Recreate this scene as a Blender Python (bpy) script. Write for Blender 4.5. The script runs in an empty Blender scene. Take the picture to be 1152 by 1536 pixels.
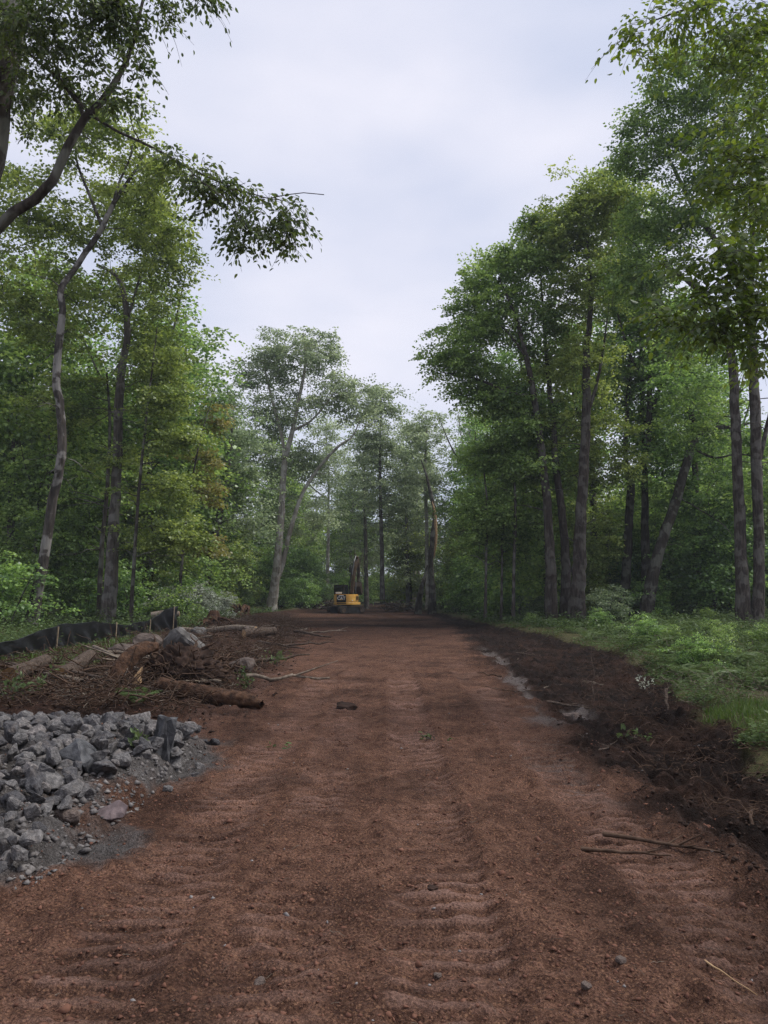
import bpy, bmesh, math, random
import numpy as np
from mathutils import Vector, Matrix, Euler

# ------------------------------------------------------------------ camera, sky, sun, exposure
scene = bpy.context.scene
COL = scene.collection
R = math.radians
FPX = 1160.0            # focal length in pixels of the 1152 px wide photograph
PITCH = 6.25
EYE = 1.6

cam_d = bpy.data.cameras.new('camera')
cam = bpy.data.objects.new('camera', cam_d)
COL.objects.link(cam)
cam.location = (0, 0, EYE)
cam.rotation_euler = (R(90 + PITCH), 0, 0)
cam_d.sensor_fit = 'HORIZONTAL'
cam_d.sensor_width = 36.0
cam_d.lens = 36.0 * FPX / 1152.0
cam_d.clip_start = 0.05
cam_d.clip_end = 2000
scene.camera = cam

SUN_EL, SUN_AZ = 55.0, 82.0     # high sun behind an overcast sky
world = bpy.data.worlds.new('World')
scene.world = world
world.use_nodes = True
wn, wl = world.node_tree.nodes, world.node_tree.links
wn.clear()
w_out = wn.new('ShaderNodeOutputWorld')
w_bg = wn.new('ShaderNodeBackground')
w_bg.inputs['Strength'].default_value = 0.1
w_sky = wn.new('ShaderNodeTexSky')
w_sky.sky_type = 'NISHITA'
w_sky.sun_disc = False
w_sky.sun_elevation = R(SUN_EL)
w_sky.sun_rotation = R(SUN_AZ)
w_tc = wn.new('ShaderNodeTexCoord')
w_map = wn.new('ShaderNodeMapping')
w_map.inputs['Scale'].default_value = (1.0, 1.0, 2.2)
w_noise = wn.new('ShaderNodeTexNoise')
w_noise.inputs['Scale'].default_value = 2.3
w_noise.inputs['Detail'].default_value = 4.0
w_noise.inputs['Roughness'].default_value = 0.45
w_ramp = wn.new('ShaderNodeValToRGB')
w_ramp.color_ramp.elements[0].position = 0.36
w_ramp.color_ramp.elements[1].position = 0.66
w_ramp.color_ramp.elements[0].color = (0.555, 0.605, 0.765, 1)
w_ramp.color_ramp.elements[1].color = (0.83, 0.82, 0.915, 1)
w_gain = wn.new('ShaderNodeVectorMath')
w_gain.operation = 'SCALE'
w_gain.inputs['Scale'].default_value = 4.25
w_mix = wn.new('ShaderNodeMixRGB')
w_mix.inputs['Fac'].default_value = 0.95
wl.new(w_tc.outputs['Generated'], w_map.inputs['Vector'])
wl.new(w_map.outputs['Vector'], w_noise.inputs['Vector'])
wl.new(w_noise.outputs['Fac'], w_ramp.inputs['Fac'])
wl.new(w_ramp.outputs['Color'], w_gain.inputs[0])
wl.new(w_sky.outputs['Color'], w_mix.inputs['Color1'])
wl.new(w_gain.outputs['Vector'], w_mix.inputs['Color2'])
wl.new(w_mix.outputs['Color'], w_bg.inputs['Color'])
wl.new(w_bg.outputs['Background'], w_out.inputs['Surface'])

sun_d = bpy.data.lights.new('sun', 'SUN')
sun_d.energy = 1.5
sun_d.angle = R(25)
sun_d.color = (1.0, 0.97, 0.93)
sun = bpy.data.objects.new('sun', sun_d)
COL.objects.link(sun)
_sd = Vector((math.sin(R(SUN_AZ)) * math.cos(R(SUN_EL)), math.cos(R(SUN_AZ)) * math.cos(R(SUN_EL)), math.sin(R(SUN_EL))))
sun.rotation_euler = _sd.to_track_quat('Z', 'Y').to_euler()
sun.location = (0, -20, 60)

vs = scene.view_settings
vs.view_transform = 'Standard'
vs.look = 'None'
vs.exposure = 1.36
vs.gamma = 1.0
vs.use_curve_mapping = False
cy = scene.cycles
cy.max_bounces = 7
cy.diffuse_bounces = 4
cy.glossy_bounces = 2
cy.transmission_bounces = 4
cy.transparent_max_bounces = 4
cy.volume_bounces = 1
cy.use_adaptive_sampling = True
cy.adaptive_threshold = 0.015
cy.caustics_reflective = False
cy.caustics_refractive = False
cy.use_denoising = True
cy.denoiser = 'OPENIMAGEDENOISE'
cy.denoising_input_passes = 'RGB_ALBEDO_NORMAL'
cy.denoising_prefilter = 'NONE'

# ------------------------------------------------------------------ helpers
rng = np.random.default_rng(11)
random.seed(5)
CP, SP = math.cos(R(PITCH)), math.sin(R(PITCH))


def P(px, py, d):
    """World point seen at photo pixel (px, py) at forward distance d metres."""
    cx, cyy = (px - 576.0) / FPX, (768.0 - py) / FPX
    fy = CP - cyy * SP
    fz = SP + cyy * CP
    k = d / fy
    return np.array((cx * k, d, EYE + fz * k))


def hash2(ix, iy, seed):
    h = (ix.astype(np.int64) * 374761393 + iy.astype(np.int64) * 668265263 + seed * 1442695041) & 0xFFFFFFFF
    h = ((h ^ (h >> 13)) * 1274126177) & 0xFFFFFFFF
    h = (h ^ (h >> 16)) & 0xFFFF
    return h / 65535.0


def vnoise(x, y, seed=0):
    x = np.asarray(x, float); y = np.asarray(y, float)
    x0 = np.floor(x); y0 = np.floor(y)
    fx = x - x0; fy = y - y0
    fx = fx * fx * fx * (fx * (fx * 6 - 15) + 10); fy = fy * fy * fy * (fy * (fy * 6 - 15) + 10)
    ix = x0.astype(np.int64); iy = y0.astype(np.int64)
    a = hash2(ix, iy, seed); b = hash2(ix + 1, iy, seed)
    c = hash2(ix, iy + 1, seed); d = hash2(ix + 1, iy + 1, seed)
    return (a + (b - a) * fx) * (1 - fy) + (c + (d - c) * fx) * fy


def fbm(x, y, scale, octaves=4, seed=0, rough=0.5):
    s = 0.0; amp = 1.0; tot = 0.0
    f = 1.0 / scale
    for o in range(octaves):
        ca, sa = math.cos(o * 1.1 + seed), math.sin(o * 1.1 + seed)
        xr_ = x * ca - y * sa; yr_ = x * sa + y * ca
        s = s + amp * vnoise(xr_ * f + o * 17.3, yr_ * f - o * 9.1, seed + o * 31)
        tot += amp; amp *= rough; f *= 2.03
    return s / tot * 2 - 1


def sstep(a, b, v):
    t = np.clip((v - a) / (b - a), 0, 1)
    return t * t * (3 - 2 * t)


def mesh_np(name, verts, faces, smooth=False, face_attr=None):
    """verts (n,3), faces (m,k) all of one size -> mesh datablock."""
    verts = np.asarray(verts, np.float32); faces = np.asarray(faces, np.int32)
    me = bpy.data.meshes.new(name)
    m, k = faces.shape
    me.vertices.add(len(verts)); me.loops.add(m * k); me.polygons.add(m)
    me.vertices.foreach_set('co', verts.ravel())
    me.loops.foreach_set('vertex_index', faces.ravel())
    me.polygons.foreach_set('loop_start', np.arange(0, m * k, k, dtype=np.int32))
    if smooth:
        me.polygons.foreach_set('use_smooth', np.ones(m, bool))
    if face_attr:
        for an, av in face_attr.items():
            at = me.attributes.new(an, 'FLOAT', 'FACE')
            at.data.foreach_set('value', np.asarray(av, np.float32))
    me.update(calc_edges=True)
    return me


def link(name, me, mat=None, parent=None, loc=None):
    o = bpy.data.objects.new(name, me)
    COL.objects.link(o)
    if mat is not None and me is not None and not me.materials:
        me.materials.append(mat)
    if parent is not None:
        o.parent = parent
    if loc is not None:
        o.location = tuple(float(c) for c in loc)
    return o


def empty(name, loc=(0, 0, 0), rz=0.0):
    o = bpy.data.objects.new(name, None)
    o.empty_display_size = 0.3
    COL.objects.link(o)
    o.location = tuple(float(c) for c in loc)
    o.rotation_euler = (0, 0, rz)
    return o


def tag(o, label=None, cat=None, group=None, kind=None):
    if label: o['label'] = label
    if cat: o['category'] = cat
    if group: o['group'] = group
    if kind: o['kind'] = kind
    return o


def copy_tree(o, parent=None):
    c = o.copy(); COL.objects.link(c)
    c.parent = parent
    for ch in o.children:
        copy_tree(ch, c)
    return c


def catmull(pts, n):
    """Smooth resample of control points (k, dims) to about n points."""
    pts = np.asarray(pts, float)
    if len(pts) < 3:
        t = np.linspace(0, 1, n)[:, None]
        return pts[0] * (1 - t) + pts[-1] * t
    p = np.vstack([2 * pts[0] - pts[1], pts, 2 * pts[-1] - pts[-2]])
    k = len(pts) - 1
    u = np.linspace(0, k - 1e-6, n)
    i = u.astype(int); t = (u - i)[:, None]
    a, b, c, d = p[i], p[i + 1], p[i + 2], p[i + 3]
    return 0.5 * (2 * b + (c - a) * t + (2 * a - 5 * b + 4 * c - d) * t ** 2 + (3 * b - a - 3 * c + d) * t ** 3)


def tube_arrays(pts, rad, sides=6, jitter=0.0, flare=0.0, close=False):
    """Swept tube -> verts, quads. Optional lumpy radius."""
    pts = np.asarray(pts, float); rad = np.asarray(rad, float)
    n = len(pts)
    tan = np.gradient(pts, axis=0)
    tan /= np.linalg.norm(tan, axis=1)[:, None] + 1e-9
    ref = np.array((0.0, 0.0, 1.0)) if abs(tan[0][2]) < 0.8 else np.array((1.0, 0.0, 0.0))
    u = np.cross(tan, ref)
    nu = np.linalg.norm(u, axis=1)[:, None]
    u = u / (nu + 1e-9)
    for i in range(1, n):                      # transport the frame
        v = u[i - 1] - tan[i] * np.dot(u[i - 1], tan[i])
        u[i] = v / (np.linalg.norm(v) + 1e-9)
    w = np.cross(tan, u)
    ang = np.linspace(0, 2 * math.pi, sides, endpoint=False)
    rr = np.repeat(rad[:, None], sides, 1)
    if jitter:
        ph = rng.uniform(0, 6.28)
        s = np.arange(n)[:, None] * 0.35
        sm = fbm(np.cos(ang)[None, :] * 1.6 + np.sin(ang)[None, :] * 0.9 + 0 * s, np.sin(ang)[None, :] * 1.3 + s * 0.35 + ph, 0.45, 4, 17, 0.6)
        lob = 1.5 * sm + 0.5 * (np.sin(ang[None, :] * 2 + ph + s * 0.4) * 0.5 + np.sin(ang[None, :] * 3 + ph * 2 - s * 0.7) * 0.5
               + rng.normal(0, 0.25, (n, sides)))
        rr = rr * (1 + jitter * lob)
    if flare:
        h = np.linspace(0, 1, n)[:, None]
        rr = rr * (1 + flare * np.exp(-h * n * 0.16) * (1 + 0.35 * np.sin(ang[None, :] * 5 + 1.0)))
    v = pts[:, None, :] + rr[..., None] * (np.cos(ang)[None, :, None] * u[:, None, :] + np.sin(ang)[None, :, None] * w[:, None, :])
    v = v.reshape(-1, 3)
    i = np.arange(n - 1)[:, None]; j = np.arange(sides)[None, :]
    a = i * sides + j; b = i * sides + (j + 1) % sides
    f = np.stack([a, b, b + sides, a + sides], -1).reshape(-1, 4)
    return v, f


class Mesh:
    """Collects quad arrays and links them as one mesh object."""
    def __init__(self):
        self.v, self.f, self.n = [], [], 0

    def add(self, v, f):
        self.v.append(np.asarray(v, float)); self.f.append(np.asarray(f, int) + self.n)
        self.n += len(v)

    def tube(self, pts, rad, sides=6, **k):
        self.add(*tube_arrays(pts, rad, sides, **k))

    def data(self, name, smooth=True):
        return mesh_np(name, np.vstack(self.v), np.vstack(self.f), smooth)

    def build(self, name, mat, parent=None, smooth=True, loc=None):
        return link(name, self.data(name, smooth), mat, parent, loc)


def bm_link(name, bm, mat, parent=None, smooth=False, loc=None):
    me = bpy.data.meshes.new(name)
    bm.to_mesh(me); bm.free()
    if smooth:
        me.polygons.foreach_set('use_smooth', np.ones(len(me.polygons), bool))
    return link(name, me, mat, parent, loc)


# ------------------------------------------------------------------ materials
def new_mat(name):
    m = bpy.data.materials.new(name)
    m.use_nodes = True
    m.node_tree.nodes.clear()
    return m, m.node_tree.nodes, m.node_tree.links


def N(nodes, t, **k):
    n = nodes.new(t)
    for a, b in k.items():
        if a.startswith('i_'):
            n.inputs[a[2:].replace('_', ' ')].default_value = b
        else:
            setattr(n, a, b)
    return n


def ramp(nodes, stops):
    r = nodes.new('ShaderNodeValToRGB')
    e = r.color_ramp.elements
    while len(e) < len(stops):
        e.new(0.5)
    for el, (p, c) in zip(e, stops):
        el.position = p
        el.color = (c[0], c[1], c[2], 1) if not isinstance(c, (int, float)) else (c, c, c, 1)
    return r


def leaf_material(name, dark, mid, light, trans=0.47, gloss=0.04):
    m, n, l = new_mat(name)
    out = N(n, 'ShaderNodeOutputMaterial')
    at = N(n, 'ShaderNodeAttribute', attribute_name='tint')
    oi = N(n, 'ShaderNodeObjectInfo')
    ma = N(n, 'ShaderNodeMath', operation='MULTIPLY_ADD')
    ma.inputs[1].default_value = 0.22
    ma.inputs[2].default_value = -0.11
    l.new(oi.outputs['Random'], ma.inputs[0])
    ad = N(n, 'ShaderNodeMath', operation='ADD')
    l.new(at.outputs['Fac'], ad.inputs[0]); l.new(ma.outputs[0], ad.inputs[1])
    rp = ramp(n, [(0.08, dark), (0.5, mid), (0.95, light)])
    l.new(ad.outputs[0], rp.inputs['Fac'])
    d = N(n, 'ShaderNodeBsdfDiffuse')
    t = N(n, 'ShaderNodeBsdfTranslucent')
    hs = N(n, 'ShaderNodeHueSaturation')
    hs.inputs['Hue'].default_value = 0.485
    hs.inputs['Saturation'].default_value = 1.12
    hs.inputs['Value'].default_value = 1.35
    l.new(rp.outputs['Color'], d.inputs['Color'])
    l.new(rp.outputs['Color'], hs.inputs['Color'])
    l.new(hs.outputs['Color'], t.inputs['Color'])
    mx = N(n, 'ShaderNodeMixShader')
    mx.inputs[0].default_value = trans
    l.new(d.outputs[0], mx.inputs[1]); l.new(t.outputs[0], mx.inputs[2])
    g = N(n, 'ShaderNodeBsdfGlossy')
    g.inputs['Roughness'].default_value = 0.42
    m2 = N(n, 'ShaderNodeMixShader')
    m2.inputs[0].default_value = gloss
    l.new(mx.outputs[0], m2.inputs[1]); l.new(g.outputs[0], m2.inputs[2])
    l.new(m2.outputs[0], out.inputs['Surface'])
    return m


def bark_material(name, c0, c1, c2, patch=None, scale=9.0, bump=0.6):
    m, n, l = new_mat(name)
    out = N(n, 'ShaderNodeOutputMaterial')
    b = N(n, 'ShaderNodeBsdfPrincipled')
    b.inputs['Roughness'].default_value = 0.9
    b.inputs['Specular IOR Level'].default_value = 0.1
    tc = N(n, 'ShaderNodeTexCoord')
    mp = N(n, 'ShaderNodeMapping')
    mp.inputs['Scale'].default_value = (1, 1, 0.16)
    l.new(tc.outputs['Object'], mp.inputs['Vector'])
    nz = N(n, 'ShaderNodeTexNoise')
    nz.inputs['Scale'].default_value = scale
    nz.inputs['Detail'].default_value = 7
    nz.inputs['Roughness'].default_value = 0.65
    l.new(mp.outputs['Vector'], nz.inputs['Vector'])
    rp = ramp(n, [(0.3, c0), (0.5, c1), (0.72, c2)])
    l.new(nz.outputs['Fac'], rp.inputs['Fac'])
    col = rp.outputs['Color']
    if patch:
        n2 = N(n, 'ShaderNodeTexNoise')
        n2.inputs['Scale'].default_value = 1.6
        n2.inputs['Detail'].default_value = 5
        l.new(tc.outputs['Object'], n2.inputs['Vector'])
        r2 = ramp(n, [(0.5, 0.0), (0.56, 1.3)])
        l.new(n2.outputs['Fac'], r2.inputs['Fac'])
        mx = N(n, 'ShaderNodeMixRGB')
        mx.inputs['Color2'].default_value = (*patch, 1)
        ml = N(n, 'ShaderNodeMath', operation='MULTIPLY')
        l.new(r2.outputs['Color'], ml.inputs[0]); l.new(nz.outputs['Fac'], ml.inputs[1])
        l.new(ml.outputs[0], mx.inputs['Fac'])
        l.new(col, mx.inputs['Color1'])
        col = mx.outputs['Color']
    l.new(col, b.inputs['Base Color'])
    bp = N(n, 'ShaderNodeBump')
    bp.inputs['Strength'].default_value = bump
    bp.inputs['Distance'].default_value = 0.05
    l.new(nz.outputs['Fac'], bp.inputs['Height'])
    l.new(bp.outputs['Normal'], b.inputs['Normal'])
    l.new(b.outputs[0], out.inputs['Surface'])
    return m


def simple_material(name, c0, c1, scale=6.0, rough=0.7, bump=0.2, metallic=0.0, detail=6, spec=None, stretch=(1, 1, 1), dist=0.02):
    m, n, l = new_mat(name)
    out = N(n, 'ShaderNodeOutputMaterial')
    b = N(n, 'ShaderNodeBsdfPrincipled')
    b.inputs['Roughness'].default_value = rough
    b.inputs['Metallic'].default_value = metallic
    b.inputs['Specular IOR Level'].default_value = spec if spec is not None else (0.1 if rough > 0.65 else 0.4)
    tc = N(n, 'ShaderNodeTexCoord')
    mp = N(n, 'ShaderNodeMapping')
    mp.inputs['Scale'].default_value = stretch
    l.new(tc.outputs['Object'], mp.inputs['Vector'])
    nz = N(n, 'ShaderNodeTexNoise')
    nz.inputs['Scale'].default_value = scale
    nz.inputs['Detail'].default_value = detail
    nz.inputs['Roughness'].default_value = 0.6
    l.new(mp.outputs['Vector'], nz.inputs['Vector'])
    rp = ramp(n, [(0.32, c0), (0.7, c1)])
    l.new(nz.outputs['Fac'], rp.inputs['Fac'])
    l.new(rp.outputs['Color'], b.inputs['Base Color'])
    if bump:
        bp = N(n, 'ShaderNodeBump')
        bp.inputs['Strength'].default_value = bump
        bp.inputs['Distance'].default_value = dist
        l.new(nz.outputs['Fac'], bp.inputs['Height'])
        l.new(bp.outputs['Normal'], b.inputs['Normal'])
    l.new(b.outputs[0], out.inputs['Surface'])
    return m


M = {}
M['leaf_fresh'] = leaf_material('leaf_fresh', (0.084, 0.129, 0.032), (0.183, 0.251, 0.064), (0.357, 0.433, 0.129))
M['leaf_mid'] = leaf_material('leaf_mid', (0.076, 0.135, 0.040), (0.177, 0.278, 0.077), (0.349, 0.477, 0.146))
M['leaf_deep'] = leaf_material('leaf_deep', (0.066, 0.128, 0.041), (0.153, 0.264, 0.078), (0.303, 0.462, 0.137))
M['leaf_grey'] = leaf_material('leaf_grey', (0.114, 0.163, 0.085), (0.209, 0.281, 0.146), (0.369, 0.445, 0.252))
M['leaf_gold'] = leaf_material('leaf_gold', (0.150, 0.175, 0.045), (0.225, 0.225, 0.065), (0.310, 0.265, 0.100))
M['leaf_silver'] = leaf_material('leaf_silver', (0.14, 0.165, 0.105), (0.29, 0.32, 0.24), (0.5, 0.53, 0.45), trans=0.25)
M['leaf_near'] = leaf_material('leaf_near', (0.064, 0.109, 0.021), (0.120, 0.180, 0.032), (0.191, 0.246, 0.051), trans=0.58, gloss=0.06)
M['leaf_backlit'] = leaf_material('leaf_backlit', (0.045, 0.075, 0.022), (0.080, 0.120, 0.032), (0.130, 0.170, 0.050), trans=0.42)  # backlit silhouette look darkened into the leaf colour
M['leaf_hazed'] = leaf_material('leaf_hazed', (0.126, 0.168, 0.090), (0.248, 0.315, 0.174), (0.434, 0.500, 0.301), trans=0.5)  # distance haze and lit leaf edges lightened into the leaf colour
M['herb'] = leaf_material('herb', (0.034, 0.058, 0.022), (0.068, 0.105, 0.038), (0.130, 0.175, 0.075), trans=0.3, gloss=0.015)
M['grass'] = leaf_material('grass', (0.045, 0.080, 0.020), (0.075, 0.125, 0.030), (0.120, 0.170, 0.050), trans=0.3, gloss=0.02)
M['bark_grey'] = bark_material('bark_grey', (0.024, 0.020, 0.017), (0.068, 0.058, 0.050), (0.136, 0.120, 0.106), patch=(0.176, 0.168, 0.152))
M['bark_mottled'] = bark_material('bark_mottled', (0.013, 0.011, 0.010), (0.045, 0.038, 0.032), (0.128, 0.112, 0.101), patch=(0.26, 0.245, 0.225), scale=6)
M['bark_dark'] = bark_material('bark_dark', (0.014, 0.012, 0.010), (0.042, 0.035, 0.029), (0.095, 0.082, 0.070), patch=(0.15, 0.15, 0.125))
M['bark_furrowed'] = bark_material('bark_furrowed', (0.011, 0.008, 0.007), (0.044, 0.035, 0.030), (0.101, 0.085, 0.073), patch=(0.120, 0.112, 0.098), scale=13, bump=1.0)
M['bark_pale'] = bark_material('bark_pale', (0.12, 0.105, 0.085), (0.24, 0.215, 0.18), (0.36, 0.33, 0.29), patch=(0.42, 0.40, 0.36), scale=6)
M['dead_wood'] = simple_material('dead_wood', (0.065, 0.050, 0.038), (0.225, 0.185, 0.145), 10, 0.9, 0.5, stretch=(1, 1, 0.3))
M['root_wood'] = simple_material('root_wood', (0.028, 0.018, 0.013), (0.11, 0.07, 0.048), 12, 0.9, 0.7)
M['log_bark'] = simple_material('log_bark', (0.026, 0.019, 0.015), (0.120, 0.090, 0.070), 18, 0.92, 1.0, dist=0.04)
M['rotten_log'] = simple_material('rotten_log', (0.020, 0.013, 0.010), (0.120, 0.066, 0.040), 9, 0.9, 1.0, dist=0.06)
M['fresh_wood'] = simple_material('fresh_wood', (0.20, 0.12, 0.06), (0.44, 0.30, 0.17), 10, 0.75, 0.3)
M['rotten_heart'] = simple_material('rotten_heart', (0.06, 0.035, 0.018), (0.24, 0.14, 0.06), 9, 0.85, 0.5)
M['boulder'] = simple_material('boulder', (0.050, 0.046, 0.042), (0.165, 0.155, 0.145), 4.5, 0.85, 0.6, dist=0.04)
M['boulder_brown'] = simple_material('boulder_brown', (0.045, 0.034, 0.029), (0.135, 0.108, 0.093), 5, 0.85, 0.6, dist=0.04)


def stone_material():
    m, n, l = new_mat('quarry_stone')
    out = N(n, 'ShaderNodeOutputMaterial')
    b = N(n, 'ShaderNodeBsdfPrincipled')
    b.inputs['Roughness'].default_value = 0.75
    b.inputs['Specular IOR Level'].default_value = 0.2
    tc = N(n, 'ShaderNodeTexCoord')
    oi = N(n, 'ShaderNodeObjectInfo')
    vm = N(n, 'ShaderNodeVectorMath', operation='ADD')
    l.new(tc.outputs['Object'], vm.inputs[0])
    cb = N(n, 'ShaderNodeCombineXYZ')
    sc = N(n, 'ShaderNodeMath', operation='MULTIPLY'); sc.inputs[1].default_value = 37.0
    l.new(oi.outputs['Random'], sc.inputs[0]); l.new(sc.outputs[0], cb.inputs[0])
    l.new(cb.outputs[0], vm.inputs[1])
    nz = N(n, 'ShaderNodeTexNoise'); nz.inputs['Scale'].default_value = 9; nz.inputs['Detail'].default_value = 9
    nz.inputs['Roughness'].default_value = 0.68
    l.new(vm.outputs[0], nz.inputs['Vector'])
    rp = ramp(n, [(0.28, (0.032, 0.031, 0.031)), (0.5, (0.095, 0.092, 0.091)), (0.75, (0.235, 0.225, 0.215))])
    l.new(nz.outputs['Fac'], rp.inputs['Fac'])
    tone = ramp(n, [(0.0, (0.48, 0.48, 0.52)), (0.45, (0.92, 0.90, 0.90)), (0.8, (1.15, 1.12, 1.10)), (1.0, (1.35, 1.25, 1.2))])
    l.new(oi.outputs['Random'], tone.inputs['Fac'])
    mu = N(n, 'ShaderNodeMixRGB', blend_type='MULTIPLY'); mu.inputs['Fac'].default_value = 1
    l.new(rp.outputs['Color'], mu.inputs['Color1']); l.new(tone.outputs['Color'], mu.inputs['Color2'])
    # soil dust in blotches
    n2 = N(n, 'ShaderNodeTexNoise'); n2.inputs['Scale'].default_value = 3.2; n2.inputs['Detail'].default_value = 5
    l.new(vm.outputs[0], n2.inputs['Vector'])
    r2 = ramp(n, [(0.52, 0.0), (0.75, 0.45)])
    l.new(n2.outputs['Fac'], r2.inputs['Fac'])
    mx = N(n, 'ShaderNodeMixRGB'); mx.inputs['Color2'].default_value = (0.155, 0.125, 0.105, 1)
    l.new(r2.outputs['Color'], mx.inputs['Fac']); l.new(mu.outputs['Color'], mx.inputs['Color1'])
    l.new(mx.outputs['Color'], b.inputs['Base Color'])
    bp = N(n, 'ShaderNodeBump'); bp.inputs['Strength'].default_value = 0.7; bp.inputs['Distance'].default_value = 0.02
    l.new(nz.outputs['Fac'], bp.inputs['Height']); l.new(bp.outputs['Normal'], b.inputs['Normal'])
    l.new(b.outputs[0], out.inputs['Surface'])
    return m


M['stone'] = stone_material()


def dirt_material():
    """Earth coloured by the 'zone' attribute: R dark topsoil, G grey stone dust, B wet mud, A forest litter."""
    m, n, l = new_mat('earth')
    out = N(n, 'ShaderNodeOutputMaterial')
    b = N(n, 'ShaderNodeBsdfPrincipled')
    tc = N(n, 'ShaderNodeTexCoord')
    at = N(n, 'ShaderNodeAttribute', attribute_name='zone')
    sep = N(n, 'ShaderNodeSeparateColor')
    l.new(at.outputs['Color'], sep.inputs[0])

    def noise(scale, detail=5, rough=0.6, stretch=None):
        nz = N(n, 'ShaderNodeTexNoise')
        nz.inputs['Scale'].default_value = scale
        nz.inputs['Detail'].default_value = detail
        nz.inputs['Roughness'].default_value = rough
        if stretch:
            mp = N(n, 'ShaderNodeMapping'); mp.inputs['Scale'].default_value = stretch
            l.new(tc.outputs['Object'], mp.inputs['Vector']); l.new(mp.outputs['Vector'], nz.inputs['Vector'])
        else:
            l.new(tc.outputs['Object'], nz.inputs['Vector'])
        return nz

    def mix(fac, a, c, blend='MIX'):
        mx = N(n, 'ShaderNodeMixRGB', blend_type=blend)
        for sock, v in (('Fac', fac), ('Color1', a), ('Color2', c)):
            if isinstance(v, tuple): mx.inputs[sock].default_value = (*v, 1)
            elif isinstance(v, (int, float)): mx.inputs[sock].default_value = v
            else: l.new(v, mx.inputs[sock])
        return mx.outputs['Color']

    big = noise(1.3, 6, 0.6)
    med = noise(9, 6, 0.65)
    fine = noise(70, 4, 0.7)
    speck = N(n, 'ShaderNodeTexVoronoi'); speck.inputs['Scale'].default_value = 105
    l.new(tc.outputs['Object'], speck.inputs['Vector'])
    red = ramp(n, [(0.3, (0.058, 0.031, 0.022)), (0.5, (0.115, 0.063, 0.044)), (0.7, (0.174, 0.100, 0.071))])
    l.new(med.outputs['Fac'], red.inputs['Fac'])
    red2 = ramp(n, [(0.35, (0.58, 0.55, 0.55)), (0.65, (1.25, 1.20, 1.16))])
    l.new(big.outputs['Fac'], red2.inputs['Fac'])
    c = mix(1.0, red.outputs['Color'], red2.outputs['Color'], 'MULTIPLY')
    # crumbs of lighter bark and dry soil
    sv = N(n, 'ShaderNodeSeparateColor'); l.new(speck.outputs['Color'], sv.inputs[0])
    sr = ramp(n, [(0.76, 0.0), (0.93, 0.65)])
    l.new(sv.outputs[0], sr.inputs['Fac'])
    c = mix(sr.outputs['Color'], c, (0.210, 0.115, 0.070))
    sd = ramp(n, [(0.10, 0.75), (0.26, 0.0)])  # dark specks: shadow between the crumbs painted into the soil colour
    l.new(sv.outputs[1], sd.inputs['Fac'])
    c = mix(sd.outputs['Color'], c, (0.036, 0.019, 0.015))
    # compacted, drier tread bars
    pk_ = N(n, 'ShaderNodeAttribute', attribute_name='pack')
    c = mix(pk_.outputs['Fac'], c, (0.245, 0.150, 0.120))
    # dark topsoil
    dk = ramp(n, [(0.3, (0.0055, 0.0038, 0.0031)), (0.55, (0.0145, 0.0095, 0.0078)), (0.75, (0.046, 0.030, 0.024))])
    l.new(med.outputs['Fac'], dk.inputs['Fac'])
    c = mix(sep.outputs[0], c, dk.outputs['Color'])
    # grey stone dust
    gr = ramp(n, [(0.3, (0.045, 0.040, 0.037)), (0.55, (0.090, 0.082, 0.078)), (0.8, (0.15, 0.14, 0.135))])
    l.new(med.outputs['Fac'], gr.inputs['Fac'])
    c = mix(sep.outputs[1], c, gr.outputs['Color'])
    # litter on the forest floor
    lt = ramp(n, [(0.3, (0.032, 0.030, 0.014)), (0.5, (0.060, 0.062, 0.026)), (0.7, (0.125, 0.095, 0.055))])
    l.new(med.outputs['Fac'], lt.inputs['Fac'])
    c = mix(at.outputs['Alpha'], c, lt.outputs['Color'])
    # wet mud
    c = mix(sep.outputs[2], c, (0.070, 0.052, 0.045))
    vl = ramp(n, [(0.35, 0.50), (0.65, 1.45)])
    l.new(fine.outputs['Fac'], vl.inputs['Fac'])
    c = mix(1.0, c, vl.outputs['Color'], 'MULTIPLY')
    l.new(c, b.inputs['Base Color'])
    rr = ramp(n, [(0.0, 0.93), (1.0, 0.36)])
    l.new(sep.outputs[2], rr.inputs['Fac'])
    l.new(rr.outputs['Color'], b.inputs['Roughness'])
    b.inputs['Specular IOR Level'].default_value = 0.06
    sp_ = ramp(n, [(0.0, 0.06), (1.0, 0.32)])
    l.new(sep.outputs[2], sp_.inputs['Fac']); l.new(sp_.outputs['Color'], b.inputs['Specular IOR Level'])
    ad = N(n, 'ShaderNodeMath', operation='MULTIPLY_ADD'); ad.inputs[1].default_value = 2.4
    l.new(med.outputs['Fac'], ad.inputs[0]); l.new(fine.outputs['Fac'], ad.inputs[2])
    bp = N(n, 'ShaderNodeBump'); bp.inputs['Strength'].default_value = 0.9; bp.inputs['Distance'].default_value = 0.03
    l.new(ad.outputs[0], bp.inputs['Height']); l.new(bp.outputs['Normal'], b.inputs['Normal'])
    l.new(b.outputs[0], out.inputs['Surface'])
    return m


M['earth'] = dirt_material()

# ------------------------------------------------------------------ ground
def xr_edge(y):
    return np.interp(y, [0, 5, 7.6, 9.5, 11.2, 14, 20.6, 30, 41, 62, 90, 115], [3.9, 3.9, 3.8, 4.05, 4.3, 4.8, 6.3, 6.5, 5.9, 5.6, 4.2, 2.6])


def xl_edge(y):
    return np.interp(y, [0, 10, 20, 32, 45, 60, 80, 100, 130], [-14, -10, -8.6, -8.7, -9.4, -9.8, -7.5, -4.5, -2.5])


def xdark(y):
    return np.interp(y, [1, 3.3, 5.2, 10.6, 15, 24.7, 50, 90], [1.15, 1.2, 1.35, 1.5, 1.75, 2.2, 3.2, 3.8])


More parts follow.
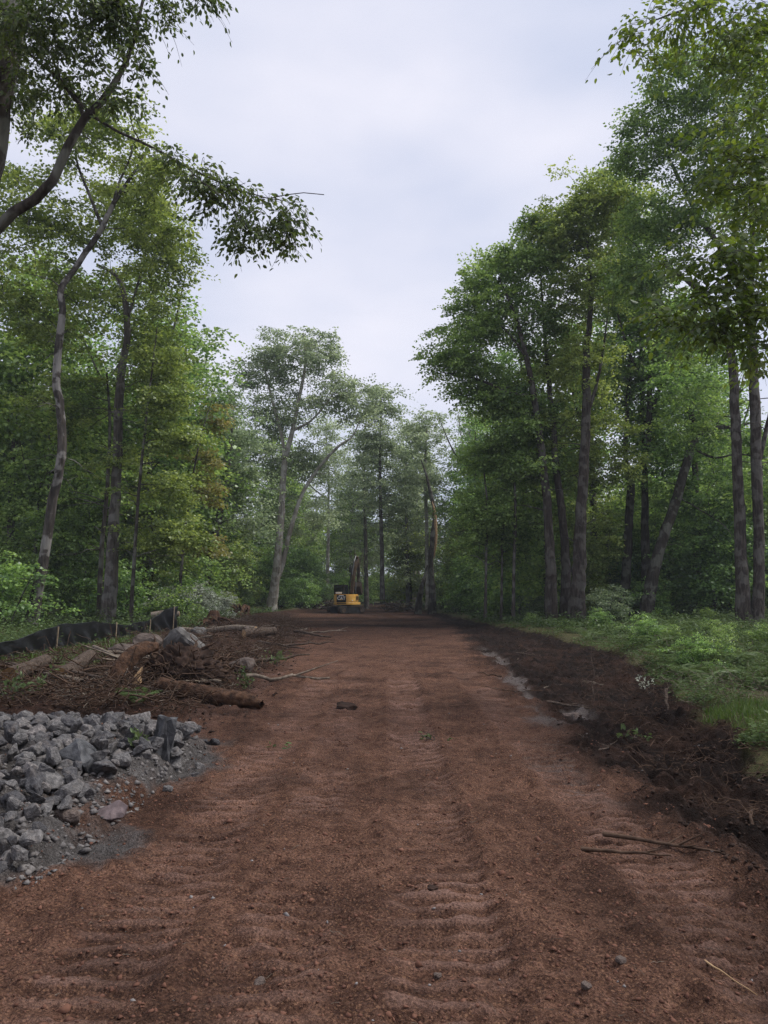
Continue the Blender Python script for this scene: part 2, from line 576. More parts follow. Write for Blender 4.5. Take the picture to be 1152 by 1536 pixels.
def heap(x, y):
    """Height of the stone heap at the left."""
    a = np.maximum(0, 1 - (np.maximum(0, x + 2.9) / 0.95) ** 2) * np.maximum(0, 1 - ((y - 7.1) / 1.75) ** 2)
    b = np.maximum(0, 1 - (np.maximum(0, x + 2.75) / 0.7) ** 2) * np.maximum(0, 1 - ((y - 5.9) / 1.65) ** 2)
    return np.maximum(np.sqrt(a) * 0.36, np.sqrt(b) * 0.27)


def H(x, y):
    """Smooth ground height: what things stand on."""
    x = np.asarray(x, float); y = np.asarray(y, float)
    yy = np.maximum(y, 0)
    h = 0.06 * fbm(x, y, 9.0, 3, 3)
    r = x - xr_edge(yy) - 0.35 * fbm(x, y, 1.7, 3, 21)
    h = h + (0.13 + 0.14 * fbm(x, y, 2.4, 3, 46)) * sstep(-0.25, 0.55, r) * sstep(6, 11, yy + 2)           # verge stands above the scraped soil
    h = h - 0.10 * sstep(-2.6, -0.6, r) * (1 - sstep(-0.4, 0.2, r))       # shallow ditch
    l_ = xl_edge(yy) - x
    h = h + 0.30 * sstep(1.0, 7.0, l_) * sstep(12, 34, yy)
    # debris bank on the left
    deb = sstep(0.0, 2.2, np.interp(yy, [0, 9, 12, 18, 34, 62, 90], [-3.2, -2.2, -2.0, -2.4, -3.2, -7.0, -7.0]) - x) * sstep(9, 11, yy) * sstep(-1.0, 1.2, x - xl_edge(yy) + 1.0)
    h = h + deb * (0.14 + 0.22 * sstep(18, 55, yy) + 0.16 * fbm(x, y, 2.6, 3, 44))
    h = h + heap(x, y)
    h = h + 0.35 * sstep(62, 80, yy) * sstep(-1.0, -8, x)
    h = h + 0.3 * sstep(0, 9, np.abs(x) - 14) + 0.5 * sstep(70, 140, yy)
    return h


def tread(x, y, xc, half, pitch, seed):
    """Cleat bars of a crawler track along y at x = xc."""
    inside = sstep(half + 0.05, half - 0.05, np.abs(x - xc))
    w = y + 0.04 * fbm(x, y, 0.5, 2, seed)
    bars = np.tanh(2.6 * np.sin(w / pitch * 2 * math.pi + (x - xc) * 0.6 + 0.9 * fbm(x, y, 0.25, 3, seed + 9)))
    gate = sstep(-0.55, 0.2, fbm(x, y, 1.3, 3, seed + 5)) * (0.65 + 0.35 * sstep(-0.3, 0.3, fbm(x, y, 0.22, 3, seed + 7)))
    return inside * gate * bars, inside


def ground_fields(x, y):
    yy = np.maximum(y, 0)
    rn = 0.35 * fbm(x, y, 1.7, 3, 21) + 0.16 * fbm(x, y, 0.4, 3, 22)
    r = x - xr_edge(yy) - rn
    l_ = xl_edge(yy) - x + 0.5 * fbm(x, y, 1.5, 3, 23)
    forest = np.maximum(sstep(-0.12, 0.15, r), sstep(-0.3, 0.3, l_))
    forest = np.maximum(forest, sstep(104, 112, y - 26 * (np.abs(x + 0.5) < 2.2) + 5 * fbm(x, y, 6, 2, 24)))
    forest = np.where(y < 4.5, forest * (x > 0), forest)
    d0 = x - xdark(yy) + 0.75 * fbm(x, y, 1.6, 4, 25)
    dark = np.clip(sstep(-0.1, 1.1, d0) * (0.98 + 0.35 * fbm(x, y, 0.7, 3, 26)), 0, 1)
    dark = np.maximum(dark, 0.55 * sstep(0.25, 0.6, fbm(x, y, 1.5, 4, 27)) * sstep(0.3, 0.9, x))
    # soil of the debris bank
    lb = np.interp(yy, [0, 9, 12, 18, 34, 62, 90], [-3.2, -2.1, -1.7, -2.2, -3.0, -6.6, -7.0]) - x + 0.6 * fbm(x, y, 1.4, 3, 28)
    bank = sstep(-0.3, 0.9, lb) * sstep(8.6, 9.6, yy + 0.4 * fbm(x, y, 0.8, 2, 29))
    dark = np.maximum(dark, bank * (0.72 + 0.3 * fbm(x, y, 1.1, 3, 30)))
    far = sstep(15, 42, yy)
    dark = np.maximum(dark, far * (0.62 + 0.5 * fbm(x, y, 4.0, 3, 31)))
    dark = np.maximum(dark, 0.38 * sstep(0.05, 0.5, fbm(x, y, 0.9, 4, 33)))
    silt = sstep(0.30, -0.10, np.sqrt(np.maximum(0, x + 2.68) ** 2 * 1.3 + (np.maximum(0, 5.3 - y) * 0.9) ** 2) - 0.78 + 0.7 * fbm(x, y, 0.7, 5, 32, 0.6)) * sstep(3.9, 4.6, y - 0.12 * (x + 3) + 0.35 * fbm(x, y, 0.5, 3, 34)) * sstep(9.6, 8.3, y)
    # wet ruts
    wx = np.interp(yy, [9, 12, 16, 20, 25], [2.15, 2.25, 2.65, 2.95, 3.1])
    wn_ = fbm(x, y, 0.7, 4, 35)
    wet = 0.9 * sstep(0.17, 0.03, np.abs(x - wx) + 0.42 * wn_) * sstep(9.5, 11.5, yy) * sstep(26, 22, yy)
    wet = np.maximum(wet, sstep(0.3, 0.12, np.hypot((x - 2.75), (y - 11.3) * 0.45) + 0.15 * wn_))
    wet = np.maximum(wet, 0.6 * sstep(0.30, 0.1, np.abs(x - 1.68) + 0.2 * wn_) * sstep(6.0, 6.8, yy) * sstep(9.6, 8.4, yy) * sstep(0.0, 0.5, np.sin(yy / 0.19 * 6.28)))
    # relief
    h = H(x, y)
    rough_r = sstep(-0.1, 1.2, d0) * (1 - sstep(0.0, 0.4, r))
    clods = fbm(x, y, 0.16, 4, 40, 0.6)
    rid = 1 - np.abs(fbm(x, y, 0.55, 4, 41))
    fine = fbm(x, y, 0.07, 3, 42, 0.6)
    mid = fbm(x, y, 0.42, 4, 43)
    dirt = 0.014 * fine + 0.034 * clods + 0.045 * mid
    t1, i1 = tread(x, y, 0.27 + 0.006 * y, 0.27, 0.163, 50)
    t2, i2 = tread(x, y, -1.25 + 0.008 * y, 0.27, 0.163, 60)
    t3, i3 = tread(x, y, 1.62 + 0.004 * y, 0.27, 0.163, 70)
    t4, i4 = tread(x, y, -0.45 - 0.01 * y, 0.24, 0.163, 80)
    t5, i5 = tread(x, y, -2.6 + 0.02 * y, 0.26, 0.163, 90)
    nb = sstep(24, 12, yy)
    dirt = dirt * (1 - 0.25 * np.maximum.reduce([i1, i2, i3]))
    dirt = dirt + nb * (0.018 * t1 + 0.014 * t2 + 0.015 * t3 + 0.012 * t4 + 0.012 * t5 - 0.028 * i1 - 0.020 * i2 - 0.024 * i3)
    for xc, s_ in ((-0.02, 0.03), (0.60, 0.035), (1.28, 0.03), (-0.98, 0.03), (-1.62, 0.03)):
        dirt = dirt + nb * s_ * np.exp(-((x - xc - 0.006 * y - 0.08 * fbm(x, y, 1.2, 2, 95)) / 0.09) ** 2) * (0.6 + 0.6 * mid)
    soil = 0.18 * (rid - 0.7) + 0.11 * clods + 0.045 * fine
    h = h + dirt * (1 - rough_r) + soil * rough_r
    # lip of pushed-up topsoil at the verge
    h = h + 0.17 * np.exp(-((r + 0.30) / 0.28) ** 2) * (0.6 + 0.8 * mid) * sstep(5, 8, yy)
    h = h + bank * (0.05 * mid + 0.05 * clods) + silt * (0.03 * clods + 0.02 * fine)
    h = h - 0.05 * wet
    h = np.where(forest > 0.5, H(x, y) + 0.02 * mid, h)
    # flatten noise under the wet mud
    global PACK
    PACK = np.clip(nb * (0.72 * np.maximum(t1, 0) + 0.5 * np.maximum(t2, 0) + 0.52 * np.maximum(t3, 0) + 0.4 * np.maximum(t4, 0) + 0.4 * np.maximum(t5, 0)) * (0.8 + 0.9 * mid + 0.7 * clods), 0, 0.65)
    return h, np.clip(dark, 0, 1), np.clip(silt, 0, 1), np.clip(wet, 0, 1), np.clip(forest, 0, 1)


ys = [-40.0, -15.0, -6.0, -2.0, 0.0, 1.0, 1.6]
y_ = 2.0
while y_ < 96:
    ys.append(y_)
    y_ += 0.0029 * y_ ** 1.42
ys += [98, 104, 110, 118, 130, 150, 190, 260, 400, 700]
ys = np.array(ys)
ss = np.concatenate([[-12, -6, -3, -1.9, -1.4, -1.18, -1.07], np.linspace(-1, 1, 500), [1.07, 1.18, 1.4, 1.9, 3, 6, 12]])
SS, YY = np.meshgrid(ss, ys)
XX = SS * (2.6 + 0.56 * np.clip(YY, 0, 150))
gh, gdark, gsilt, gwet, gforest = ground_fields(XX, YY)
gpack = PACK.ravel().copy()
gv = np.stack([XX, YY, gh], -1).reshape(-1, 3)
nr, nc = XX.shape
ii = np.arange(nr - 1)[:, None]; jj = np.arange(nc - 1)[None, :]
ga = ii * nc + jj
gf = np.stack([ga, ga + 1, ga + nc + 1, ga + nc], -1).reshape(-1, 4)
ffor = (gforest[:-1, :-1] + gforest[1:, 1:]).ravel() / 2 > 0.5
gz = np.stack([gdark, gsilt, gwet, gforest], -1).reshape(-1, 4)


def ground_piece(name, sel):
    f = gf[sel]
    used, inv = np.unique(f, return_inverse=True)
    me = mesh_np(name, gv[used], inv.reshape(-1, 4), smooth=True)
    at = me.attributes.new('zone', 'FLOAT_COLOR', 'POINT')
    at.data.foreach_set('color', gz[used].astype(np.float32).ravel())
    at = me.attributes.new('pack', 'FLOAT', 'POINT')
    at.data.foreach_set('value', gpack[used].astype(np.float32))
    return tag(link(name, me, M['earth']), kind='structure')


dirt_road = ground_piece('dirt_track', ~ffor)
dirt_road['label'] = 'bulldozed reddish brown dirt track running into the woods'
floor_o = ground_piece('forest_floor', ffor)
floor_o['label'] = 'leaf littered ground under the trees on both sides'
print('ground', len(gv))


def gz_at(x, y):
    """Fine ground height for a point or arrays."""
    return ground_fields(np.asarray(x, float), np.asarray(y, float))[0]


# ------------------------------------------------------------------ trees
def unit(v):
    return v / (np.linalg.norm(v, axis=-1, keepdims=True) + 1e-9)


def leaf_quads(pos, axis, nrm, L, Wd):
    """One folded diamond per leaf -> verts, quads."""
    axis = unit(axis)
    side = unit(np.cross(nrm, axis))
    up = np.cross(axis, side)
    L = L[:, None]; Wd = Wd[:, None]
    a = pos
    b = pos + axis * L * 0.48 + side * Wd * 0.5 + up * Wd * 0.10
    c = pos + axis * L - up * L * 0.10
    d = pos + axis * L * 0.48 - side * Wd * 0.5 + up * Wd * 0.10
    v = np.stack([a, b, c, d], 1).reshape(-1, 3)
    f = np.arange(len(pos) * 4).reshape(-1, 4)
    return v, f


def leaf_ovate(pos, axis, nrm, L, Wd):
    """Pointed oval leaf folded on its midrib: two quads."""
    axis = unit(axis)
    side = unit(np.cross(nrm, axis))
    up = np.cross(axis, side)
    L = L[:, None]; Wd = Wd[:, None]
    p0 = pos
    p3 = pos + axis * L - up * L * 0.14
    l1 = pos + axis * L * 0.28 + side * Wd * 0.46 + up * Wd * 0.12
    l2 = pos + axis * L * 0.66 + side * Wd * 0.40 + up * Wd * 0.06
    r1 = pos + axis * L * 0.28 - side * Wd * 0.46 + up * Wd * 0.12
    r2 = pos + axis * L * 0.66 - side * Wd * 0.40 + up * Wd * 0.06
    v = np.stack([p0, l1, l2, p3, r2, r1], 1).reshape(-1, 3)
    k = np.arange(len(pos))[:, None] * 6
    f = np.concatenate([k + np.array([[0, 1, 2, 3]]), k + np.array([[0, 3, 4, 5]])], 1).reshape(-1, 4)
    return v, f


def foliage(C, out, Rr, twigs=8, per=11, leaf=0.15, flat=0.28, droop=0.3, ovate=False, rs=None, aspect=0.8, hang=0.0):
    """Sprays of leaves round the clump centres C."""
    rs = rs or rng
    n = len(C)
    K, Mx = twigs, per
    th = rs.uniform(0, 2 * math.pi, (n, K))
    d = np.stack([np.cos(th), np.sin(th), rs.normal(0.05, flat, (n, K))], -1)
    d = unit(d + 0.55 * out[:, None, :] * np.array((1, 1, 0.5)))
    ln = Rr[:, None] * (0.5 + 0.9 * rs.uniform(0, 1, (n, K)) ** 1.6)
    st = C[:, None, :] + rs.normal(0, 0.22, (n, K, 3)) * Rr[:, None, None] * np.array((1, 1, 0.55))
    t = (np.arange(Mx)[None, None, :] + rs.uniform(0, 1, (n, K, Mx))) / Mx
    t = 0.08 + 0.92 * t
    pos = st[:, :, None, :] + d[:, :, None, :] * (ln[:, :, None] * t)[..., None]
    pos[..., 2] -= droop * (t ** 2) * ln[:, :, None]
    sd = unit(np.cross(d, np.array((0, 0, 1.0))))
    sg = np.where(np.arange(Mx) % 2 == 0, 1.0, -1.0)[None, None, :, None]
    pos = pos + sd[:, :, None, :] * sg * leaf * rs.uniform(0.1, 0.9, (n, K, Mx, 1)) + rs.normal(0, leaf * 0.35, (n, K, Mx, 3))
    ax = d[:, :, None, :] * 0.6 + sd[:, :, None, :] * sg * 0.8 + rs.normal(0, 0.35, (n, K, Mx, 3))
    ax[..., 2] -= 0.25 + hang
    nm = rs.normal(0, 0.62, (n, K, Mx, 3)); nm[..., 2] += 0.9
    if hang:
        nm[..., 2] -= 0.6 * hang
    tint = np.clip(0.5 + 0.17 * rs.normal(0, 1, (n, 1, 1)) + 0.10 * rs.normal(0, 1, (n, K, 1)) + 0.20 * rs.normal(0, 1, (n, K, Mx)), 0, 1)
    pos = pos.reshape(-1, 3); ax = ax.reshape(-1, 3); nm = nm.reshape(-1, 3)
    Ls = leaf * rs.uniform(0.7, 1.25, len(pos))
    v, f = (leaf_ovate if ovate else leaf_quads)(pos, ax, nm, Ls, Ls * aspect)
    tint = tint.reshape(-1)
    if ovate:
        tint = np.repeat(tint, 2)
    return v, f, tint, (st.reshape(-1, 3), d.reshape(-1, 3), ln.reshape(-1))


def sample_lobes(lobes, rs):
    pts, cen = [], []
    for (c, r, n) in lobes:
        c = np.asarray(c); r = np.asarray(r)
        u = unit(rs.normal(0, 1, (n, 3)))
        q = u * (rs.uniform(0.03, 1, (n, 1)) ** 0.42) * (1 + 0.2 * rs.normal(0, 1, (n, 1)))
        pts.append(c + q * r)
        cen.append(np.repeat(c[None], n, 0))
    return np.vstack(pts), np.vstack(cen)


TREE_LEAVES = 0


def grow(name, base, stems, lobes, leaf_mat, bark, leaf=0.15, twigs=9, per=13, R0=1.0, seed=1, flat=0.28, droop=0.3,
         ovate=False, aspect=0.8, sides=9, twig_wood=False, hang=0.0, tipr=0.014, flare=0.30, dens=1.35, clear=1.3, cz=11.0):
    """stems: list of (k,4) arrays x,y,z,r in world metres, first the trunk. Returns an Empty with trunk, limb, crown."""
    global TREE_LEAVES
    rs = np.random.default_rng(seed)
    base = np.asarray(base, float)
    root = empty(name, base)
    nodes = []; nrad = []
    nodes_all = []
    for si, s in enumerate(stems):
        s = np.array(s, float)
        if si and s[0, 2] > base[2] + 1.2 and nodes_all:      # join the limb to the stem it grows from
            A = np.vstack(nodes_all)
            j_ = int(np.argmin((A[:, 0] - s[0, 0]) ** 2 + (A[:, 2] - s[0, 2]) ** 2))
            dv_ = A[j_] - s[0, :3]
            if np.hypot(dv_[0], dv_[2]) < 1.6:
                w_ = np.linspace(1, 0, len(s))[:, None] ** 1.3
                s[:, :3] += dv_ * w_ * np.array((1, 1, 1)) * np.hstack([w_ ** 3, np.ones_like(w_), w_ ** 3])
        ln = np.linalg.norm(np.diff(s[:, :3], axis=0), axis=1).sum()
        n = max(5, int(ln / 0.42))
        q = catmull(s, n)
        q[:, :3] += np.column_stack([rs.normal(0, 1, (n, 2)) * (q[:, 3:4] * 0.07), np.zeros(n)])
        q[:, 3] = np.maximum(q[:, 3], 0.006)
        v, f = tube_arrays(q[:, :3] - base, q[:, 3], sides if si == 0 else max(6, sides - 2), jitter=0.085, flare=flare if (si == 0 or s[0, 2] < base[2] + 0.6) else 0)
        link('trunk' if si == 0 else 'limb', mesh_np('trunk', v, f, True), bark, root)
        nodes_all.append(q[:, :3].copy())
        lo = int(n * 0.25) if si == 0 else 1
        nodes.append(q[lo:, :3]); nrad.append(q[lo:, 3])
    nodes = np.vstack(nodes); nrad = np.concatenate(nrad)
    C, cen = sample_lobes([(c_, r_, int(n_ * dens)) for c_, r_, n_ in lobes], rs)
    if clear:
        dx = np.abs(C[:, None, 0] - nodes[None, :, 0]); dz = np.abs(C[:, None, 2] - nodes[None, :, 2]); infront = C[:, None, 1] < nodes[None, :, 1] + 0.5
        hit = ((dx < clear) & (dz < 1.0) & infront & (nrad[None, :] > 0.07) & (nodes[None, :, 2] < cz)).any(1)
        C[hit, 1] += rs.uniform(1.8, 3.6, int(hit.sum()))
    dist = np.min(np.linalg.norm(C[:, None, :] - nodes[None, ::3, :], axis=2), axis=1)
    order = np.argsort(dist)
    C = C[order]; cen = cen[order]
    NB = np.empty((len(nodes) + len(C) * 14, 3)); NR = np.empty(len(NB))
    k = len(nodes)
    NB[:k] = nodes; NR[:k] = nrad
    wood = Mesh()
    outs = np.zeros_like(C)
    for i, c in enumerate(C):
        dv = c - NB[:k]
        dl = np.linalg.norm(dv, axis=1)
        cost = dl + 0.9 * np.maximum(0, -dv[:, 2] + 0.15 * dl) + 0.25 * np.maximum(0, 0.03 - NR[:k]) * 20
        j = int(np.argmin(cost))
        a = NB[j].copy(); L = dl[j]
        r0 = min(NR[j] * 0.62, 0.012 + 0.012 * L + 0.004)
        r0 = max(r0, tipr)
        m = int(min(12, max(3, L / 0.55)))
        t = np.linspace(0, 1, m + 1)[:, None]
        up = np.array((0, 0, 1.0))
        ctrl = a + (c - a) * 0.45 + up * L * 0.13 + rs.normal(0, 0.09, 3) * L
        p = (1 - t) ** 2 * a + 2 * t * (1 - t) * ctrl + t ** 2 * c
        p[1:-1] += rs.normal(0, 0.03, (m - 1, 3)) * min(L, 2.5)
        rad = np.linspace(r0, tipr * 0.7, m + 1)
        wood.tube(p - base, rad, 5 if r0 > 0.03 else 4)
        NB[k:k + m] = p[1:]; NR[k:k + m] = rad[1:]
        k += m
        o = c - cen[i]
        o2 = c - a
        outs[i] = unit(unit(o) * 0.6 + unit(o2) * 0.6)
    if clear:
        low_ = np.where((nodes[:, 2] > base[2] + 2.5) & (nodes[:, 2] < base[2] + 13) & (nrad > 0.06))[0]
        for _ in range(9 if len(low_) else 0):
            p0 = nodes[rs.choice(low_)]
            a_ = rs.uniform(0, 6.28); L_ = rs.uniform(0.5, 2.6)
            tt = np.linspace(0, 1, 7)[:, None]
            q = p0 + np.hstack([math.cos(a_) * tt, math.sin(a_) * tt, rs.uniform(-.2, .6) * tt - 0.25 * tt ** 2]) * L_
            q[1:] += np.cumsum(rs.normal(0, 0.035, (6, 3)), 0) * L_
            wood.tube(q - base, np.linspace(0.012 + 0.010 * L_, 0.004, 7), 5)
            for kf in range(2):
                i_ = int(rs.integers(2, 6)); dv_ = unit(q[i_] - q[i_ - 1]) + rs.normal(0, .6, 3)
                wood.tube(q[i_] + dv_ * np.linspace(0, .35, 4)[:, None] * L_ - base, np.linspace(0.010, 0.003, 4), 4)
    Rr = R0 * rs.uniform(0.7, 1.3, len(C))
    v, f, tint, tw = foliage(C, outs, Rr, twigs, per, leaf, flat, droop, ovate, rs, aspect, hang)
    if twig_wood:
        for s_, d_, l_ in zip(*tw):
            tt = np.linspace(0, 1, 4)[:, None]
            q = s_ + d_ * l_ * tt
            q[:, 2] -= droop * (tt[:, 0] ** 2) * l_
            wood.tube(q - base, np.linspace(0.006, 0.002, 4), 3)
    if len(C):
        tag(wood.build('branch', bark, root), kind='stuff')
        me = mesh_np('crown', v - base, f, False, {'tint': tint})
        tag(link('crown', me, leaf_mat, root), kind='stuff')
    TREE_LEAVES += len(f)
    return root


def pxstem(d, pts, dd=0.0, seed=0):
    """Control points given as (photo x, photo y, radius m) on a tree that stands d metres away."""
    rs = np.random.default_rng(seed + 77)
    out = []
    off = 0.0
    for i, (px, py, r) in enumerate(pts):
        q = P(px, py, d + off)
        out.append((q[0], q[1], q[2], r * (0.84 if d > 20 else 1.0)))
        off += rs.normal(0, 0.25) + dd
    return np.array(out)


def pxlobe(px, py, d, rx, rz, n, ry=None):
    k = d / FPX
    c = P(px, py, d)
    return (c, (rx * k, ry if ry is not None else (rx * k + rz * k) * 0.5, rz * k), n)


def ground_root(stems):
    """Sink the trunks a little into the ground; the base point of the tree."""
    s = stems[0]
    b = np.array((s[0, 0], s[0, 1], float(H(s[0, 0], s[0, 1]))))
    for q in stems:
        if q[0, 2] < b[2] + 1.2 and (q is s or abs(q[0, 2] - s[0, 2]) < 0.6):
            q[0, 2] = float(H(q[0, 0], q[0, 1])) - 0.15
    return b


def hero(name, label, stems, lobes, lm, bark, group=None, cat='tree', **k):
    b = ground_root(stems)
    o = grow(name, b, stems, lobes, M[lm], M[bark], **k)
    return tag(o, label, cat, group)


LE, RE, FE = 'tall trees at the left edge of the clearing', 'tall trees at the right edge of the clearing', 'trees at the far end of the clearing'
# --- left edge
d = 33
hero('maple_tree', 'winding tree with pale and dark mottled bark behind the black silt fence',
     [pxstem(d, [(44, 955, .31), (52, 905, .27), (64, 850, .25), (80, 745, .23), (93, 680, .22), (90, 610, .2), (84, 560, .19), (94, 470, .175), (91, 435, .17), (116, 398, .16), (152, 343, .15), (170, 306, .13), (205, 252, .07), (216, 232, .04)], seed=1),
      pxstem(d, [(151, 343, .10), (132, 290, .08), (114, 240, .06), (112, 190, .03)], seed=2),
      pxstem(d, [(171, 304, .09), (176, 270, .07), (194, 232, .05), (200, 212, .03), (225, 208, .012)], seed=3)],
     [pxlobe(60, 300, 33, 120, 80, 46), pxlobe(150, 220, 33, 90, 70, 44), pxlobe(225, 265, 33, 60, 50, 26), pxlobe(20, 420, 33, 90, 80, 34), pxlobe(235, 355, 34, 45, 45, 16), pxlobe(110, 480, 35, 70, 60, 18)],
     'leaf_fresh', 'bark_mottled', LE, seed=101, cz=30, leaf=0.16, per=14)
d = 38
hero('maple_tree', 'straight grey trunk with a knobby bend at half height, behind the fence',
     [pxstem(d, [(160, 938, .40), (166, 880, .36), (171, 780, .31), (176, 690, .28), (178, 610, .26), (183, 555, .24), (191, 500, .21), (186, 440, .17), (172, 412, .12), (148, 398, .07)], seed=4),
      pxstem(d, [(188, 470, .10), (205, 420, .07), (222, 370, .04)], seed=5)],
     [pxlobe(225, 500, 38, 60, 70, 40), pxlobe(235, 400, 38, 50, 55, 30), pxlobe(150, 420, 39, 70, 55, 30), pxlobe(250, 580, 39, 40, 30, 14), pxlobe(110, 600, 40, 70, 60, 28), pxlobe(190, 330, 39, 60, 50, 20)],
     'leaf_fresh', 'bark_grey', LE, seed=102, cz=30, leaf=0.16, per=14)
d = 36.5
hero('sapling_tree', 'slender dark sapling with flat bright green sprays left of the silvery bush',
     [pxstem(d, [(196, 935, .10), (200, 860, .095), (208, 740, .085), (218, 640, .07), (230, 540, .045), (236, 490, .02)], seed=6)],
     [pxlobe(255, 655, 36.5, 50, 26, 22), pxlobe(240, 600, 36.5, 50, 28, 18), pxlobe(245, 735, 36.5, 55, 26, 20), pxlobe(245, 800, 36.5, 70, 24, 30), pxlobe(180, 700, 37.5, 40, 40, 12), pxlobe(250, 540, 36.5, 35, 25, 10)],
     'leaf_fresh', 'bark_dark', LE, seed=103, leaf=0.16, R0=0.9, flat=0.16, droop=0.22, per=12)
d = 44
hero('sapling_tree', 'sapling with yellow and orange tinged sprays beside the leaning grey trunk',
     [pxstem(d, [(268, 925, .10), (272, 850, .09), (282, 760, .07), (300, 660, .05), (318, 600, .02)], seed=7)],
     [pxlobe(300, 738, 44, 32, 16, 12), pxlobe(300, 812, 43, 34, 15, 14), pxlobe(308, 690, 44, 22, 14, 6), pxlobe(322, 630, 45, 22, 20, 7)],
     'leaf_gold', 'bark_dark', LE, seed=104, leaf=0.17, R0=0.8, flat=0.16)
d = 57
hero('oak_tree', 'leaning grey trunk with an olive crown left of the big forked tree',
     [pxstem(d, [(303, 895, .42), (312, 850, .36), (325, 795, .32), (336, 735, .27), (344, 680, .2), (350, 620, .1)], seed=8)],
     [pxlobe(345, 660, 57, 60, 60, 44), pxlobe(330, 730, 57, 45, 40, 22), pxlobe(335, 620, 58, 35, 40, 18), pxlobe(375, 760, 58, 40, 50, 20)],
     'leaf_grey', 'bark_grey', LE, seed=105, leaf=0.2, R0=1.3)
d = 40
hero('maple_tree', 'slim upright tree rising behind the knobby grey trunk',
     [pxstem(d, [(148, 935, .15), (152, 830, .13), (160, 740, .12), (165, 640, .1), (160, 560, .06)], seed=9)],
     [pxlobe(140, 720, 40, 60, 60, 26), pxlobe(90, 800, 41, 60, 50, 22), pxlobe(130, 600, 41, 50, 50, 16)],
     'leaf_mid', 'bark_dark', LE, seed=106, leaf=0.16)
d = 46
hero('oak_tree', 'dark trunk at the left picture border, deep in the shade',
     [pxstem(d, [(14, 940, .32), (16, 840, .28), (20, 700, .24), (34, 560, .2), (40, 420, .12)], seed=10)],
     [pxlobe(20, 640, 46, 90, 80, 40), pxlobe(10, 520, 46, 90, 80, 40), pxlobe(70, 760, 46, 70, 60, 26)],
     'leaf_mid', 'bark_dark', LE, seed=107, leaf=0.18, R0=1.2)

# --- near tree at the upper left, its trunk leaning into the frame
NL = 13.0
near_l = [pxstem(NL, [(-170, 1330, .46), (-140, 1000, .42), (-88, 600, .38), (-46, 330, .36), (-16, 160, .34), (4, 60, .32), (28, -80, .28), (55, -240, .18)], seed=11),
          pxstem(11.5, [(-50, 355, .10), (0, 284, .085), (55, 248, .075), (100, 165, .065), (150, 122, .055), (186, 75, .042), (206, 20, .03), (225, -40, .02)], seed=12),
          pxstem(11.5, [(102, 160, .04), (99, 122, .032), (60, 92, .025), (25, 62, .014)], seed=13),
          pxstem(11.0, [(0, 90, .04), (70, 128, .030), (140, 161, .024), (205, 188, .020), (265, 224, .017), (330, 260, .013), (400, 288, .008), (440, 285, .007), (486, 292, .004)], seed=14),
          pxstem(11.0, [(284, 234, .012), (312, 275, .009), (345, 300, .007), (360, 330, .004)], seed=15),
          pxstem(11.0, [(340, 262, .011), (365, 300, .008), (385, 325, .006), (392, 345, .003)], seed=16),
          pxstem(11.0, [(398, 288, .009), (430, 300, .006), (455, 315, .004), (462, 330, .003)], seed=17)]
lobes_nl = [pxlobe(70, 40, 11.5, 125, 50, 92), pxlobe(190, 15, 11.5, 80, 30, 40), pxlobe(20, 150, 13, 60, 60, 24), pxlobe(110, 140, 12.5, 90, 40, 24),
            pxlobe(300, -10, 11, 40, 18, 8), pxlobe(180, 150, 11, 20, 25, 6), pxlobe(205, 95, 11, 20, 30, 5),
            pxlobe(285, 262, 11, 22, 26, 7), pxlobe(318, 285, 11, 22, 26, 8), pxlobe(362, 345, 11, 16, 34, 9), pxlobe(405, 335, 11, 30, 34, 9), pxlobe(442, 318, 11, 28, 26, 7), pxlobe(385, 295, 11, 30, 14, 5), pxlobe(340, 275, 11, 24, 14, 4), pxlobe(250, 230, 11, 24, 16, 4)]
hero('beech_tree', 'near tree at upper left with a long limb hanging over the sky', near_l, lobes_nl, 'leaf_backlit', 'bark_dark',
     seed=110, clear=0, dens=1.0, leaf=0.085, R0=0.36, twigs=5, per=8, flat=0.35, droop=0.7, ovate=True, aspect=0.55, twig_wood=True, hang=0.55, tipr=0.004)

# --- the big tree left of the excavator
d = 72
hero('maple_tree', 'tall pale forked tree standing by itself left of the excavator',
     [pxstem(d, [(405, 922, .60), (411, 885, .48), (416, 840, .43), (422, 770, .38), (427, 695, .34), (438, 650, .27), (448, 600, .21), (458, 545, .14), (455, 500, .06)], seed=21),
      pxstem(d, [(411, 880, .32), (424, 845, .28), (436, 795, .25), (452, 745, .21), (476, 705, .19), (505, 672, .15), (528, 655, .10), (540, 630, .05)], seed=22),
      pxstem(d, [(427, 700, .24), (424, 660, .2), (414, 620, .15), (402, 575, .1), (396, 545, .05)], seed=23),
      pxstem(d, [(440, 648, .16), (466, 632, .12), (490, 605, .08), (505, 580, .04)], seed=24)],
     [pxlobe(450, 530, 72, 70, 36, 58), pxlobe(400, 560, 72, 45, 32, 30), pxlobe(500, 585, 72, 40, 30, 24), pxlobe(420, 620, 73, 65, 34, 40), pxlobe(535, 605, 73, 36, 36, 20), pxlobe(455, 690, 73, 60, 30, 30), pxlobe(395, 690, 73, 45, 50, 24), pxlobe(455, 780, 74, 60, 40, 30)],
     'leaf_hazed', 'bark_pale', seed=120, cz=15, leaf=0.22, R0=1.45, sides=10)
